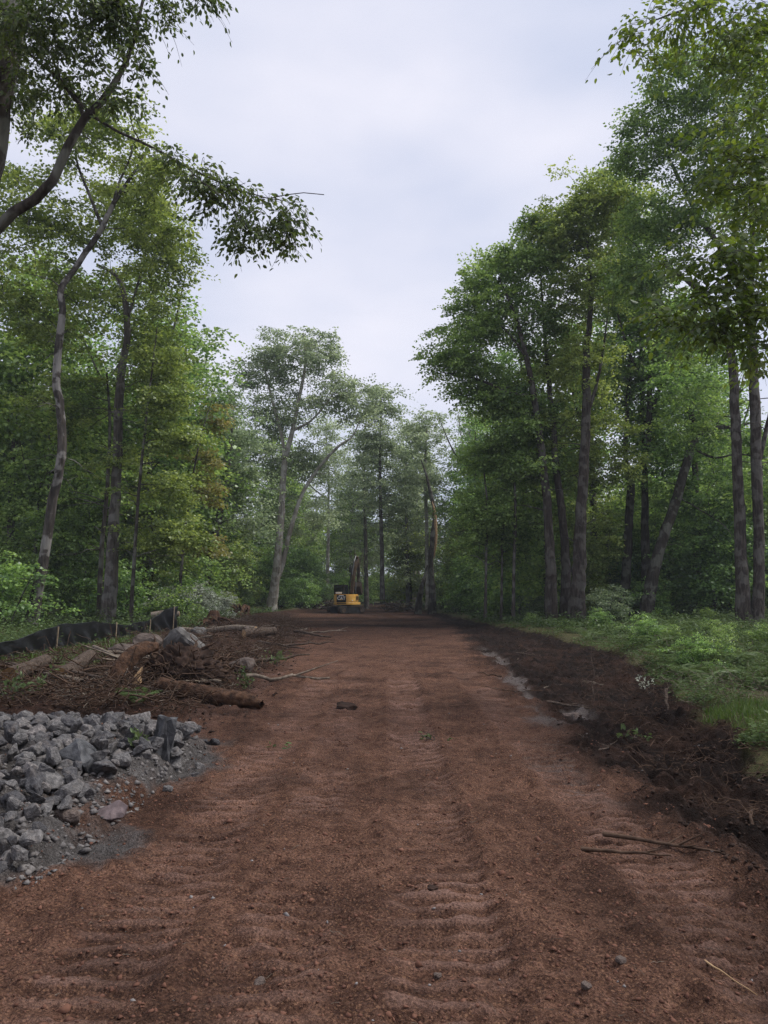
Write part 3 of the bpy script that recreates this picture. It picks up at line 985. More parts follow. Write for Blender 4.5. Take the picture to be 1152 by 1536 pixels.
# --- trees at the far end
for i, (px, top, dd_, w, lbl) in enumerate([
        (572, 575, 84, 30, 'hazy tree with a blunt rounded top right of the tall forked tree'),
        (548, 640, 92, 30, 'hazy tree just behind the excavator arm'),
        (640, 610, 86, 34, 'thin pale crown behind the splintered snag'),
        (610, 660, 96, 30, 'grey green tree left of the splintered snag')]):
    base_y = 900
    hero('far_tree', lbl,
         [pxstem(dd_, [(px + 2, base_y, .28), (px, 800, .24), (px - 2, 700, .18), (px, top + 30, .08)], seed=30 + i)],
         [pxlobe(px, top + 35, dd_, w, 34, 26), pxlobe(px - 6, top + 95, dd_, w * 1.3, 40, 34), pxlobe(px + 6, top + 165, dd_, w * 1.3, 44, 30)],
         'leaf_hazed', 'bark_pale' if i == 2 else 'bark_grey', FE, seed=130 + i, leaf=0.24, R0=1.5)

# --- right edge
d = 44
hero('maple_tree', 'leftmost stem of the close group of three trunks, leaning towards the track',
     [pxstem(d, [(828, 935, .34), (826, 850, .31), (822, 770, .28), (814, 690, .26), (803, 610, .23), (794, 555, .2), (775, 480, .14), (748, 415, .06)], seed=41),
      pxstem(d, [(800, 600, .13), (760, 590, .1), (715, 570, .07), (670, 560, .04), (640, 562, .015)], seed=42),
      pxstem(d, [(790, 545, .1), (760, 500, .07), (725, 470, .04), (700, 440, .02)], seed=43)],
     [pxlobe(735, 450, 44, 60, 58, 44), pxlobe(680, 548, 44, 55, 24, 24), pxlobe(770, 400, 44, 48, 40, 26), pxlobe(700, 500, 44, 46, 40, 24), pxlobe(745, 590, 45, 65, 40, 34), pxlobe(770, 690, 46.5, 60, 40, 24), pxlobe(740, 770, 47, 45, 40, 14)],
     'leaf_mid', 'bark_furrowed', RE, seed=141, dens=1.75, leaf=0.17, per=14)
d = 45
hero('maple_tree', 'middle stem of the close group of three trunks',
     [pxstem(d, [(848, 933, .34), (849, 850, .29), (843, 770, .26), (834, 700, .24), (830, 640, .21), (822, 560, .17), (815, 470, .1), (810, 400, .04)], seed=44)],
     [pxlobe(800, 480, 45, 55, 60, 34), pxlobe(815, 370, 45, 40, 60, 34), pxlobe(790, 620, 45, 60, 45, 26), pxlobe(825, 690, 43.5, 55, 22, 18), pxlobe(810, 640, 43, 40, 16, 10)],
     'leaf_mid', 'bark_furrowed', RE, seed=142, dens=1.75, leaf=0.17, per=14)
d = 43.5
hero('maple_tree', 'thickest and rightmost stem of the close group of three trunks',
     [pxstem(d, [(866, 936, .52), (868, 880, .45), (870, 800, .4), (875, 710, .35), (880, 620, .3), (879, 540, .24), (886, 450, .15), (880, 350, .05)], seed=45),
      pxstem(d, [(879, 620, .16), (893, 580, .12), (905, 520, .08), (915, 440, .03)], seed=46)],
     [pxlobe(855, 340, 43.5, 62, 55, 46), pxlobe(900, 310, 43.5, 55, 45, 36), pxlobe(890, 430, 43.5, 75, 60, 44), pxlobe(860, 550, 44.5, 70, 50, 34), pxlobe(870, 640, 45, 70, 40, 20), pxlobe(900, 700, 46.5, 60, 40, 20), pxlobe(890, 800, 47, 50, 40, 12)],
     'leaf_fresh', 'bark_furrowed', RE, seed=143, dens=1.75, leaf=0.17, per=14)
d = 50
hero('maple_tree', 'dark tree forking in two at mid height right of the three trunks',
     [pxstem(d, [(936, 922, .36), (940, 850, .31), (944, 780, .3), (946, 722, .29), (938, 680, .2), (942, 600, .17), (945, 500, .1), (935, 420, .04)], seed=47),
      pxstem(d, [(948, 724, .25), (966, 685, .23), (972, 640, .22), (974, 570, .18), (985, 470, .1), (990, 400, .04)], seed=48)],
     [pxlobe(945, 440, 50, 70, 60, 40), pxlobe(985, 520, 50, 70, 55, 38), pxlobe(920, 580, 51, 60, 45, 26), pxlobe(985, 650, 52, 60, 50, 22), pxlobe(960, 750, 53, 60, 50, 18), pxlobe(955, 345, 49, 50, 55, 26), pxlobe(925, 300, 48, 40, 45, 14)],
     'leaf_mid', 'bark_dark', RE, seed=144, dens=1.75, leaf=0.18, R0=1.15)
d = 46
hero('maple_tree', 'stout trunk leaning hard to the right left of the double trunk',
     [pxstem(d, [(966, 925, .46), (977, 875, .4), (992, 815, .37), (1014, 752, .34), (1032, 690, .3), (1042, 652, .28), (1034, 610, .16), (1030, 570, .08)], seed=49),
      pxstem(d, [(1042, 655, .22), (1070, 640, .18), (1100, 640, .12), (1140, 630, .06)], seed=50),
      pxstem(d, [(1038, 668, .12), (1075, 685, .09), (1110, 680, .06), (1150, 690, .03)], seed=51),
      pxstem(d, [(1018, 745, .07), (1050, 762, .05), (1090, 790, .03), (1120, 840, .012)], seed=52)],
     [pxlobe(1030, 590, 46, 70, 45, 34), pxlobe(1085, 650, 46, 60, 40, 26), pxlobe(1010, 690, 47, 55, 40, 18), pxlobe(1085, 730, 47, 60, 40, 20), pxlobe(1060, 810, 48, 60, 40, 18)],
     'leaf_deep', 'bark_dark', RE, seed=145, leaf=0.16)
d = 38
hero('maple_tree', 'massive double trunked tree at the right border rising out of the ferns',
     [pxstem(d, [(1119, 946, .42), (1114, 890, .34), (1110, 800, .31), (1106, 700, .3), (1102, 620, .29), (1098, 540, .25), (1085, 490, .18), (1050, 440, .14), (1015, 410, .1), (962, 378, .05)], seed=53),
      pxstem(d, [(1133, 946, .42), (1138, 890, .33), (1138, 800, .30), (1134, 700, .3), (1132, 600, .29), (1122, 470, .24), (1085, 380, .18), (1045, 320, .14), (1012, 255, .11), (990, 215, .07), (968, 178, .03)], seed=54),
      pxstem(d, [(1123, 480, .18), (1132, 380, .15), (1128, 250, .11), (1135, 120, .05)], seed=55),
      pxstem(d, [(1036, 312, .07), (1000, 308, .05), (955, 305, .02)], seed=56),
      pxstem(d, [(1140, 700, .15), (1160, 600, .12), (1175, 480, .08), (1180, 380, .03)], seed=57)],
     [pxlobe(965, 215, 38, 50, 55, 30), pxlobe(1010, 330, 38, 75, 55, 44), pxlobe(1070, 220, 38, 75, 85, 56), pxlobe(950, 420, 38.5, 60, 50, 28), pxlobe(1130, 320, 39, 70, 90, 40), pxlobe(1010, 130, 37, 60, 55, 30), pxlobe(1060, 500, 39.5, 70, 50, 26), pxlobe(1110, 110, 38, 70, 70, 34), pxlobe(1060, 620, 40.5, 60, 50, 18), pxlobe(1150, 720, 41, 50, 70, 16)],
     'leaf_mid', 'bark_furrowed', RE, seed=146, dens=1.5, leaf=0.155, per=14)
# saplings on the right
for i, (px, top, dd_, r_, lbl) in enumerate([
        (770, 560, 47, .12, 'pole straight sapling standing closest to the three trunks'),
        (728, 640, 48, .10, 'slim pole sapling at the left of the three by the track'),
        (752, 700, 49, .09, 'shortest thin sapling between two pole saplings')]):
    hero('sapling_tree', lbl,
         [pxstem(dd_, [(px, 932, r_), (px + 1, 850, r_ * .9), (px + 3, 760, r_ * .8), (px - 2, top + 60, r_ * .5), (px + 3, top, .015)], seed=60 + i)],
         [pxlobe(px, top + 40, dd_, 45, 34, 18), pxlobe(px - 12, top + 120, dd_, 50, 30, 16), pxlobe(px + 10, 790, dd_, 45, 24, 10)],
         'leaf_mid', 'bark_grey', 'pole saplings on the right', seed=150 + i, leaf=0.17, R0=1.0, flat=0.18)

# --- near tree at the right, mostly out of frame
NR_ = 10.5
near_r = [np.array([(9.2, 10.5, 0.1, .34), (9.0, 10.6, 3.0, .30), (8.6, 10.8, 6.0, .27), (8.4, 11.0, 9.0, .23), (8.0, 11.4, 12.0, .16), (7.6, 11.8, 15.0, .06)]),
          pxstem(11.0, [(1460, 420, .09), (1300, 380, .06), (1180, 380, .035), (1080, 420, .015), (1020, 470, .006)], seed=71),
          pxstem(11.5, [(1450, 300, .09), (1300, 220, .06), (1180, 200, .035), (1090, 240, .012)], seed=72),
          pxstem(12.5, [(1420, 60, .08), (1260, 0, .06), (1130, -10, .04), (1010, 20, .018), (940, 50, .006)], seed=73)]
hero('beech_tree', 'near tree at the right border with large hanging leaves', near_r,
     [pxlobe(1085, 395, 11, 95, 34, 20), pxlobe(1040, 470, 11, 60, 40, 13), pxlobe(1130, 500, 11, 60, 70, 20), pxlobe(1110, 250, 11.5, 90, 60, 24), pxlobe(1110, 40, 12.5, 100, 50, 26), pxlobe(1010, 25, 12.5, 60, 24, 9), pxlobe(948, 62, 12.5, 28, 22, 4), pxlobe(1130, 140, 12, 80, 60, 18), pxlobe(1190, 330, 11, 50, 90, 14)],
     'leaf_near', 'bark_dark', seed=160, clear=0, dens=1.1, leaf=0.115, R0=0.55, twigs=6, per=8, flat=0.3, droop=0.5, ovate=True, aspect=0.55, twig_wood=True, hang=0.35, tipr=0.004)

# --- the splintered snag and its neighbour stump
d = 74
snag_st = [pxstem(d, [(648, 915, .42), (648, 880, .34), (646, 840, .30), (650, 800, .28), (652, 770, .25), (647, 745, .22), (640, 715, .13), (632, 690, .05)], seed=80)]
snag = hero('snag_tree', 'broken dead trunk with a pale splintered scar near its top', snag_st, [pxlobe(632, 690, 74, 6, 6, 1)], 'leaf_grey', 'bark_dark', seed=170, leaf=0.1, R0=0.3, twigs=2, per=3)
sc_ = Mesh()
pts = pxstem(d - 0.30, [(651, 838, .05), (652.5, 815, .2), (653, 795, .22), (652, 770, .17), (648, 752, .03)], seed=81)
pts[:, 1] = d - 0.30
sc_.tube(catmull(pts, 14)[:, :3] - np.array(snag.location), catmull(pts, 14)[:, 3], 6, jitter=0.2)
sc_.build('splintered_scar', M['fresh_wood'], snag)
st_ = Mesh()
pts = pxstem(d - 1, [(627, 917, .45), (629, 898, .36), (633, 880, .28), (638, 862, .2), (641, 848, .06)], seed=82)
b_ = np.array((pts[0, 0], pts[0, 1], float(H(pts[0, 0], pts[0, 1]))))
pts[0, 2] = b_[2] - 0.1
st_.tube(catmull(pts, 14)[:, :3] - b_, catmull(pts, 14)[:, 3], 10, jitter=0.16)
o = st_.build('broken_stump', M['bark_dark'], None, loc=b_)
tag(o, 'leaning jagged stump at the foot of the splintered snag', 'stump')
print('hero leaves', TREE_LEAVES)

# --- background forest: a few kinds, copied
def variant(name, h, trunk_r, crown, lm, bark, seed, leaf=0.26, R0=1.6, twigs=8, per=9):
    rs = np.random.default_rng(seed)
    z = np.linspace(0, h * 0.93, 8)
    w = np.cumsum(rs.normal(0, 0.16, (8, 2)), 0) * np.linspace(0, 1, 8)[:, None]
    st = [np.column_stack([w, z - 0.15, trunk_r * np.linspace(1, 0.12, 8) ** 0.85])]
    for kk in range(2):
        i = 4 + kk
        a = rs.uniform(0, 6.28); L = h * 0.22
        p0 = st[0][i, :3]
        st.append(np.array([(*p0, trunk_r * .45), (*(p0 + np.array((math.cos(a), math.sin(a), 0.9)) * L * .5), trunk_r * .3), (*(p0 + np.array((math.cos(a) * .9, math.sin(a) * .9, 1.25)) * L), trunk_r * .08)]))
    lob = []
    for (zf, rf, hf, n) in crown:
        a = rs.uniform(0, 6.28)
        lob.append((np.array((math.cos(a) * rf * 0.25, math.sin(a) * rf * 0.25, zf * h)), np.array((rf, rf, hf * h)), n))
    return grow(name, (0, 0, 0), st, lob, M[lm], M[bark], leaf=leaf, R0=R0, twigs=twigs, per=per, seed=seed, dens=1.5, clear=0)


full = [(0.80, 2.6, 0.16, 26), (0.60, 3.6, 0.16, 40), (0.40, 3.4, 0.14, 26)]
low = [(0.80, 2.2, 0.16, 20), (0.55, 3.0, 0.20, 40), (0.28, 3.0, 0.14, 24), (0.16, 2.4, 0.08, 12)]
tall = [(0.86, 2.2, 0.11, 24), (0.68, 2.9, 0.13, 34), (0.50, 2.6, 0.10, 14)]
LOOK = {'full_mid': 'full crowned', 'full_deep': 'stout dark barked', 'low_mid': 'bushy mid sized', 'low_fresh': 'young light green', 'tall_grey': 'tall greyish', 'tall_deep': 'tall dark', 'low_deep': 'small dark bushy',
        'bush_fresh': 'light green', 'bush_mid': 'spreading', 'bush_deep': 'tall dark green', 'bush_grey': 'greyish'}


VAR = {
    'full_mid': variant('forest_tree', 21, .26, full, 'leaf_mid', 'bark_grey', 201),
    'full_deep': variant('forest_tree', 22, .30, full, 'leaf_deep', 'bark_dark', 202),
    'low_mid': variant('forest_tree', 15, .17, low, 'leaf_mid', 'bark_dark', 203),
    'low_fresh': variant('forest_tree', 13, .15, low, 'leaf_fresh', 'bark_dark', 204),
    'tall_grey': variant('forest_tree', 25, .26, tall, 'leaf_hazed', 'bark_pale', 205),  # far haze put into the pale leaf and bark colours
    'tall_deep': variant('forest_tree', 26, .34, tall, 'leaf_deep', 'bark_furrowed', 206),
    'low_deep': variant('forest_tree', 11, .13, low, 'leaf_deep', 'bark_dark', 207),
}


def shrub_variant(name, h, w, lm, seed, leaf=0.13, n=26, R0=0.6):
    rs = np.random.default_rng(seed)
    st = []
    for kk in range(4):
        a = kk * 1.57 + rs.uniform(-.5, .5)
        t_ = np.linspace(0, 1, 4)
        st.append(np.column_stack([math.cos(a) * w * .45 * t_ ** 1.2, math.sin(a) * w * .45 * t_ ** 1.2, -0.1 + h * 0.8 * t_, 0.035 * (1 - t_ * 0.75)]))
    lob = [(np.array((0, 0, h * .62)), np.array((w * .55, w * .55, h * .36)), n), (np.array((0, 0, h * .3)), np.array((w * .6, w * .6, h * .22)), n // 2)]
    return grow(name, (0, 0, 0), st, lob, M[lm], M['bark_dark'], leaf=leaf, R0=R0, twigs=7, per=9, seed=seed, sides=6, flare=0, clear=0)


SHR = {
    'bush_fresh': shrub_variant('understory_bush', 2.6, 2.6, 'leaf_fresh', 301),
    'bush_mid': shrub_variant('understory_bush', 2.2, 2.8, 'leaf_mid', 302),
    'bush_deep': shrub_variant('understory_bush', 3.0, 3.0, 'leaf_deep', 303, leaf=0.15),
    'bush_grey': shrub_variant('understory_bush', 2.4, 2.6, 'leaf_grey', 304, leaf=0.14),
    'bush_silver': shrub_variant('silvery_bush', 2.3, 2.6, 'leaf_silver', 305, leaf=0.12, n=34),
}
used_var = set()


def place(pool, key, x, y, s, rz, label, cat, group=None, sz=None, name=None):
    src = pool[key]
    o = src if (id(pool), key) not in used_var else copy_tree(src)
    used_var.add((id(pool), key))
    o.location = (float(x), float(y), float(H(x, y)))
    o.rotation_euler = (0, 0, float(rz))
    o.scale = (s, s, sz or s)
    for k_ in ('label', 'category', 'group'):
        if k_ in o: del o[k_]
    return tag(o, label, cat, group)


def scatter(n, xf, yr, mind, seed, keep):
    rs = np.random.default_rng(seed)
    pts = []
    for _ in range(n * 60):
        y = rs.uniform(*yr)
        x = xf(y, rs)
        if not keep(x, y): continue
        if all((x - a) ** 2 + (y - b) ** 2 > mind ** 2 for a, b in pts):
            pts.append((x, y))
            if len(pts) >= n: break
    return pts, rs


def inview(x, y, m=3.0):
    return abs(x) < 0.5 * y + m


# left woods
pts, rs = scatter(40, lambda y, r: -r.uniform(13.5, 0.5 * y + 3), (43, 100), 3.7, 401, lambda x, y: x < xl_edge(y) - 4.0 and inview(x, y))
for x, y in pts:
    near_edge = x > -0.33 * y
    key = rs.choice(['full_mid', 'low_mid', 'low_fresh', 'full_deep', 'low_deep', 'tall_deep'] if y < 62 else ['tall_grey', 'full_mid', 'low_mid', 'full_deep'])
    place(VAR, key, x, y, rs.uniform(.85, 1.15), rs.uniform(0, 6.28), LOOK[key] + ' forest tree standing deep in the woods left of the track', 'tree', 'forest trees left of the track')
# right woods
pts, rs = scatter(40, lambda y, r: r.uniform(9, 0.5 * y + 3), (50, 100), 3.7, 402, lambda x, y: x > xr_edge(y) + 2.5 + 0.12 * max(0, 70 - y) and inview(x, y))
for x, y in pts:
    key = rs.choice(['full_deep', 'low_deep', 'low_mid', 'full_mid', 'tall_deep', 'low_fresh'])
    place(VAR, key, x, y, rs.uniform(.85, 1.12), rs.uniform(0, 6.28), LOOK[key] + ' forest tree standing deep in the woods right of the track', 'tree', 'forest trees right of the track')
# far end
pts, rs = scatter(46, lambda y, r: r.uniform(-30, 30), (98, 145), 3.2, 403, lambda x, y: not (-3.6 < x < 2.4 and y < 128))
for x, y in pts:
    key = rs.choice(['tall_grey', 'tall_grey', 'full_mid', 'low_mid', 'low_fresh'])
    place(VAR, key, x, y, rs.uniform(.85, 1.1), rs.uniform(0, 6.28), LOOK[key] + ' forest tree closing off the far end of the track', 'tree', 'forest trees at the far end')

# young trees filling the gaps under the canopy
def young(n, xf, yr, mind, seed, keep, label, group, keys, s0, s1):
    pts, rs = scatter(n, xf, yr, mind, seed, keep)
    for x, y in pts:
        key = rs.choice(keys)
        place(VAR, key, x, y, rs.uniform(s0, s1), rs.uniform(0, 6.28), LOOK[key] + ' ' + label, 'tree', group)


young(26, lambda y, r: r.uniform(xr_edge(y) + 2.5, 0.5 * y + 1), (46, 72), 2.4, 411, lambda x, y: x > 8.5 and not (x < 18 and y < 51), 'young tree filling the shade behind the right hand trunks', 'young trees right of the track', ['low_deep', 'low_mid', 'low_fresh'], .45, .85)
young(18, lambda y, r: xl_edge(y) - r.uniform(3.5, 12), (42, 66), 2.4, 412, lambda x, y: inview(x, y, 1), 'young tree filling the shade behind the left hand trunks', 'young trees left of the track', ['low_fresh', 'low_mid', 'low_fresh'], .4, .75)
young(16, lambda y, r: r.uniform(-20, -8.5), (74, 98), 2.3, 413, lambda x, y: x < xl_edge(y) - 1.0, 'young tree behind the tall forked tree', 'young trees behind the forked tree', ['low_mid', 'low_deep', 'low_fresh'], .45, .9)
young(16, lambda y, r: r.uniform(5, 16), (72, 100), 2.3, 414, lambda x, y: x > xr_edge(y) + 1.8, 'young tree behind the splintered snag', 'young trees behind the snag', ['low_mid', 'low_deep', 'low_fresh'], .5, .95)

# bushes and young growth along both edges
pts, rs = scatter(26, lambda y, r: xl_edge(y) - r.uniform(1.6, 9), (31, 66), 1.7, 404, lambda x, y: inview(x, y, 1.5) and (y > 39.5 or x < -0.5 * y + 1.2))
for x, y in pts:
    key = rs.choice(['bush_fresh', 'bush_mid', 'bush_mid', 'bush_deep'])
    place(SHR, key, x, y, rs.uniform(.7, 1.15), rs.uniform(0, 6.28), LOOK[key] + ' bush growing behind the black silt fence', 'bush', 'bushes along the left edge')
pts, rs = scatter(30, lambda y, r: xr_edge(y) + r.uniform(3.0, 15), (44, 88), 1.8, 405, lambda x, y: inview(x, y, 1.5) and not (x < 9 and y < 50))
for x, y in pts:
    key = rs.choice(['bush_deep', 'bush_mid', 'bush_deep', 'bush_grey'])
    place(SHR, key, x, y, rs.uniform(.7, 1.2), rs.uniform(0, 6.28), LOOK[key] + ' bush in the shade behind the right hand trunks', 'bush', 'bushes along the right edge')
pts, rs = scatter(16, lambda y, r: r.uniform(-14, -5.4), (70, 104), 1.8, 406, lambda x, y: x < -7.5 or y > 78)
for x, y in pts:
    key = rs.choice(['bush_grey', 'bush_mid', 'bush_deep'])
    place(SHR, key, x, y, rs.uniform(.8, 1.3), rs.uniform(0, 6.28), LOOK[key] + ' bush beside the excavator at the woods edge', 'bush', 'bushes by the excavator')
pts, rs = scatter(30, lambda y, r: r.uniform(-24, 24), (100, 128), 2.2, 407, lambda x, y: not (-3.4 < x < 2.2) and (x < -5 or x > 4.5 or y > 106))
for x, y in pts:
    key = rs.choice(['bush_deep', 'bush_mid', 'bush_grey'])
    place(SHR, key, x, y, rs.uniform(1.2, 2.0), rs.uniform(0, 6.28), LOOK[key] + ' bush at the far end where the track meets the woods', 'bush', 'bushes at the far end')
for x, y, s_ in [(-2.6, 132, 2.0), (-0.4, 137, 2.2), (1.8, 133, 1.9), (0.6, 142, 2.4), (-2.0, 143, 2.3)]:
    place(SHR, 'bush_mid', x, y, s_, x, 'spreading bush closing the far gap behind the excavator', 'bush', 'bushes in the far gap')
for (px, py, dd_, s, lbl) in [(285, 925, 42, 1.0, 'bush with silvery leaf undersides at the end of the silt fence'),
                              (325, 922, 44, .75, 'smaller silvery bush right of the first silvery bush'),
                              (245, 928, 41, .8, 'greyish bush left of the silvery bushes')]:
    q = P(px, py, dd_)
    place(SHR, 'bush_silver', q[0], q[1], s, px * .1, lbl, 'bush')
pts, rs = scatter(20, lambda y, r: r.uniform(xr_edge(y) + .8, 0.5 * y + .8), (15, 46), 1.2, 408, lambda x, y: x > 5.8)
for x, y in pts:
    key = rs.choice(['bush_mid', 'bush_mid', 'bush_deep'])
    place(SHR, key, x, y, rs.uniform(.16, .34), rs.uniform(0, 6.28), LOOK[key] + ' low shrub among the weeds of the right verge', 'shrub', 'low shrubs on the right verge')
print('leaves after variants', TREE_LEAVES)

# ------------------------------------------------------------------ stones
def stone_mesh(name, seed, sx=1.0, sy=0.8, sz=0.6, n=13, bevel=0.04, rough=0.035):
    """Angular quarry stone: hull of scattered points with a chipped edge, about 1 m across."""
    rs = np.random.default_rng(seed)
    bm = bmesh.new()
    p = unit(rs.normal(0, 1, (n, 3))) * rs.uniform(0.82, 1.05, (n, 1)) * np.array((sx, sy, sz)) * 0.5
    for q in p:
        bm.verts.new(q)
    r = bmesh.ops.convex_hull(bm, input=bm.verts)
    junk = [g for g in r['geom_interior'] if isinstance(g, bmesh.types.BMVert)] + [g for g in r['geom_unused'] if isinstance(g, bmesh.types.BMVert)]
    junk = list(set(junk))
    if junk: bmesh.ops.delete(bm, geom=junk, context='VERTS')
    bmesh.ops.dissolve_limit(bm, angle_limit=R(16), verts=bm.verts, edges=bm.edges)
    if bevel:
        bmesh.ops.bevel(bm, geom=list(bm.edges), offset=bevel, segments=1, affect='EDGES', profile=0.5, clamp_overlap=True)
    bmesh.ops.triangulate(bm, faces=bm.faces)
    if rough:
        from mathutils import noise as mn
        bmesh.ops.subdivide_edges(bm, edges=[e for e in bm.edges if e.calc_length() > 0.16 * max(sx, sz)], cuts=2, use_grid_fill=True)
        bmesh.ops.triangulate(bm, faces=bm.faces)
        bm.normal_update()
        off = Vector(rs.uniform(0, 50, 3))
        mv = [(v_, v_.normal * (rough * sx * (mn.fractal(v_.co * (5.5 / sx) + off, 0.5, 2.0, 3)))) for v_ in bm.verts]
        for v_, dv_ in mv: v_.co += dv_
    me = bpy.data.meshes.new(name)
    bm.to_mesh(me); bm.free()
    return me


STONES = []
for i in range(16):
    rs = np.random.default_rng(500 + i)
    me = stone_mesh('riprap_stone', 520 + i, 1.0, rs.uniform(.6, .95), rs.uniform(.42, .78), n=int(rs.integers(9, 15)), bevel=0.035)
    me.materials.append(M['stone'])
    STONES.append(me)

SG = 'grey quarry stones in the heap'


M['field_stone'] = simple_material('field_stone', (0.060, 0.045, 0.038), (0.16, 0.125, 0.108), 14, 0.85, 0.5)
PEB = []
for i in range(4):
    me = stone_mesh('field_stone', 580 + i, 1.0, .8, .6, n=22, bevel=0.05); me.materials.append(M['field_stone']); PEB.append(me)


def put_stone(x, y, z, s, rot, label='angular grey quarry stone lying in the rubble heap', group=SG, me=None, name='riprap_stone', scl=None):
    o = bpy.data.objects.new(name, me or STONES[random.randrange(len(STONES))])
    COL.objects.link(o)
    o.location = (float(x), float(y), float(z))
    o.rotation_euler = rot
    o.scale = scl or (s, s, s)
    return tag(o, label, 'stone', group)


rs = np.random.default_rng(77)
placed = []
for layer, (cnt, smin, smax) in enumerate([(95, .25, .36), (125, .18, .28), (75, .10, .20)]):
    tries = 0; k = 0
    while k < cnt and tries < 6000:
        tries += 1
        x = rs.uniform(-5.0, -1.62); y = rs.uniform(4.4, 8.9)
        if abs(x) > 0.5 * y + 0.12: continue
        hh = float(heap(x, y))
        edge = x < np.interp(y, [4.4, 5.2, 6.0, 6.8, 7.4, 8.2], [-2.04, -2.2, -2.22, -2.08, -1.98, -2.05]) + rs.normal(0, .06)
        if hh < 0.05 or not edge: continue
        s = rs.uniform(smin, smax) * (0.8 if y < 5.5 else 1.0)
        if layer == 0 and hh < 0.14: continue
        dmin = 0.42 if layer < 2 else 0.34
        if any((x - a) ** 2 + (y - b) ** 2 < (dmin * (s + c)) ** 2 * 0.8 for a, b, c, l_ in placed if l_ == layer): continue
        placed.append((x, y, s, layer)); k += 1
        z = float(H(x, y)) + s * (0.10 + 0.11 * layer) + (0.05 if layer else 0.0)
        where = 'at the near foot of the heap' if y < 5.7 else ('on the far crest of the heap' if y > 7.4 else 'on the slope of the heap')
        size = 'large' if s > .33 else ('small' if s < .2 else 'mid sized')
        side = ', close to the left border' if x < -0.42 * y else ''
        put_stone(x, y, z, s, (rs.normal(0, .45), rs.normal(0, .45), rs.uniform(0, 6.28)), f'{size} grey stone {where}{side}')
# outliers
for (px, py, s, lbl) in [(352, 1230 - 20, .0, '')]:
    pass
for (px, py, s, lbl) in [
        (120, 1235, .26, 'lone brownish stone lying in the grey dust below the heap'),
        (66, 1270, .18, 'flat stone at the front edge of the grey dust'),
        (75, 1248, .14, 'pale flat chip beside the flat stone in the dust'),
        (38, 1293, .15, 'whitish chip at the lower left border below the heap'),
        (325, 1108, .20, 'loose grey stone on the dirt right of the upright slab'),
        (312, 1104, .15, 'small stone touching the loose stone right of the slab'),
        (308, 1140, .16, 'grey stone nearest the track in the loose trio'),
        (300, 1152, .12, 'flat grey chip below the loose trio'),
        (262, 1172, .13, 'small flat stone alone on the red dirt'),
        (270, 1142, .22, 'grey stone at the right toe of the heap'),
        (400, 1420, .075, 'round reddish stone in the dirt at lower left of centre'),
        (912, 1413, .07, 'pale pebble in the dirt at lower right'),
        (652, 1417, .05, 'pale pebble in the dirt right of the centre tread marks'),
        (862, 1452, .06, 'grey pebble near the bottom right corner'),
        (850, 1062, .34, 'flat muddy rock half sunk in the dark soil')]:
    yy = EYE * FPX / (py - 895)
    x = (px - 576) / FPX * yy * 1.0
    z = float(gz_at(x, yy))
    put_stone(x, yy, z + s * 0.12, s, (rs.normal(0, .2), rs.normal(0, .2), rs.uniform(0, 6.28)), lbl, None, PEB[px % 4] if (px > 380 or 'brownish' in lbl) else None, 'field_stone' if px > 380 else 'riprap_stone')
# the upright slab and the pinkish stone
slab_bm = bmesh.new(); bmesh.ops.create_cube(slab_bm, size=1)
bmesh.ops.scale(slab_bm, vec=(.15, .12, .42), verts=slab_bm.verts)
bmesh.ops.subdivide_edges(slab_bm, edges=slab_bm.edges[:], cuts=2, use_grid_fill=True)
_r = np.random.default_rng(901)
for vv in slab_bm.verts: vv.co += Vector(_r.normal(0, .013, 3)) + Vector((vv.co.z * .10, 0, -.10 * vv.co.x if vv.co.z > .2 else 0))
bmesh.ops.triangulate(slab_bm, faces=slab_bm.faces)
slab_me = bpy.data.meshes.new('upright_slab'); slab_bm.to_mesh(slab_me); slab_bm.free()
M['dark_stone'] = simple_material('dark_stone', (0.016, 0.016, 0.018), (0.085, 0.086, 0.09), 14, 0.6, 0.8)
slab_me.materials.append(M['dark_stone'])
put_stone(-2.06, 7.45, 0.26, 1, (R(6), R(5), 0.5), 'tall dark slab standing upright at the right end of the heap', None, slab_me, 'upright_slab')
M['pink_stone'] = simple_material('pink_stone', (0.085, 0.066, 0.066), (0.20, 0.155, 0.155), 10, 0.7, 0.6)
pk = stone_mesh('pinkish_stone', 902, 0.27, 0.2, 0.15, n=12, bevel=0.02); pk.materials.append(M['pink_stone'])
put_stone(-1.95, 5.75, 0.07, 1, (0.1, -0.1, 0.3), 'flat pinkish stone at the foot of the heap', None, pk, 'pinkish_stone')
dk_ = stone_mesh('dark_stone', 903, 0.42, 0.36, 0.36, n=15, bevel=0.02)
M['dark_stone'] = simple_material('dark_stone', (0.016, 0.016, 0.018), (0.085, 0.086, 0.09), 14, 0.6, 0.8)
dk_.materials.append(M['dark_stone'])
put_stone(-2.42, 6.35, 0.30, 1, (0.3, 0.2, 1.0), 'blackish jagged stone standing out on the heap slope', None, dk_, 'dark_stone')
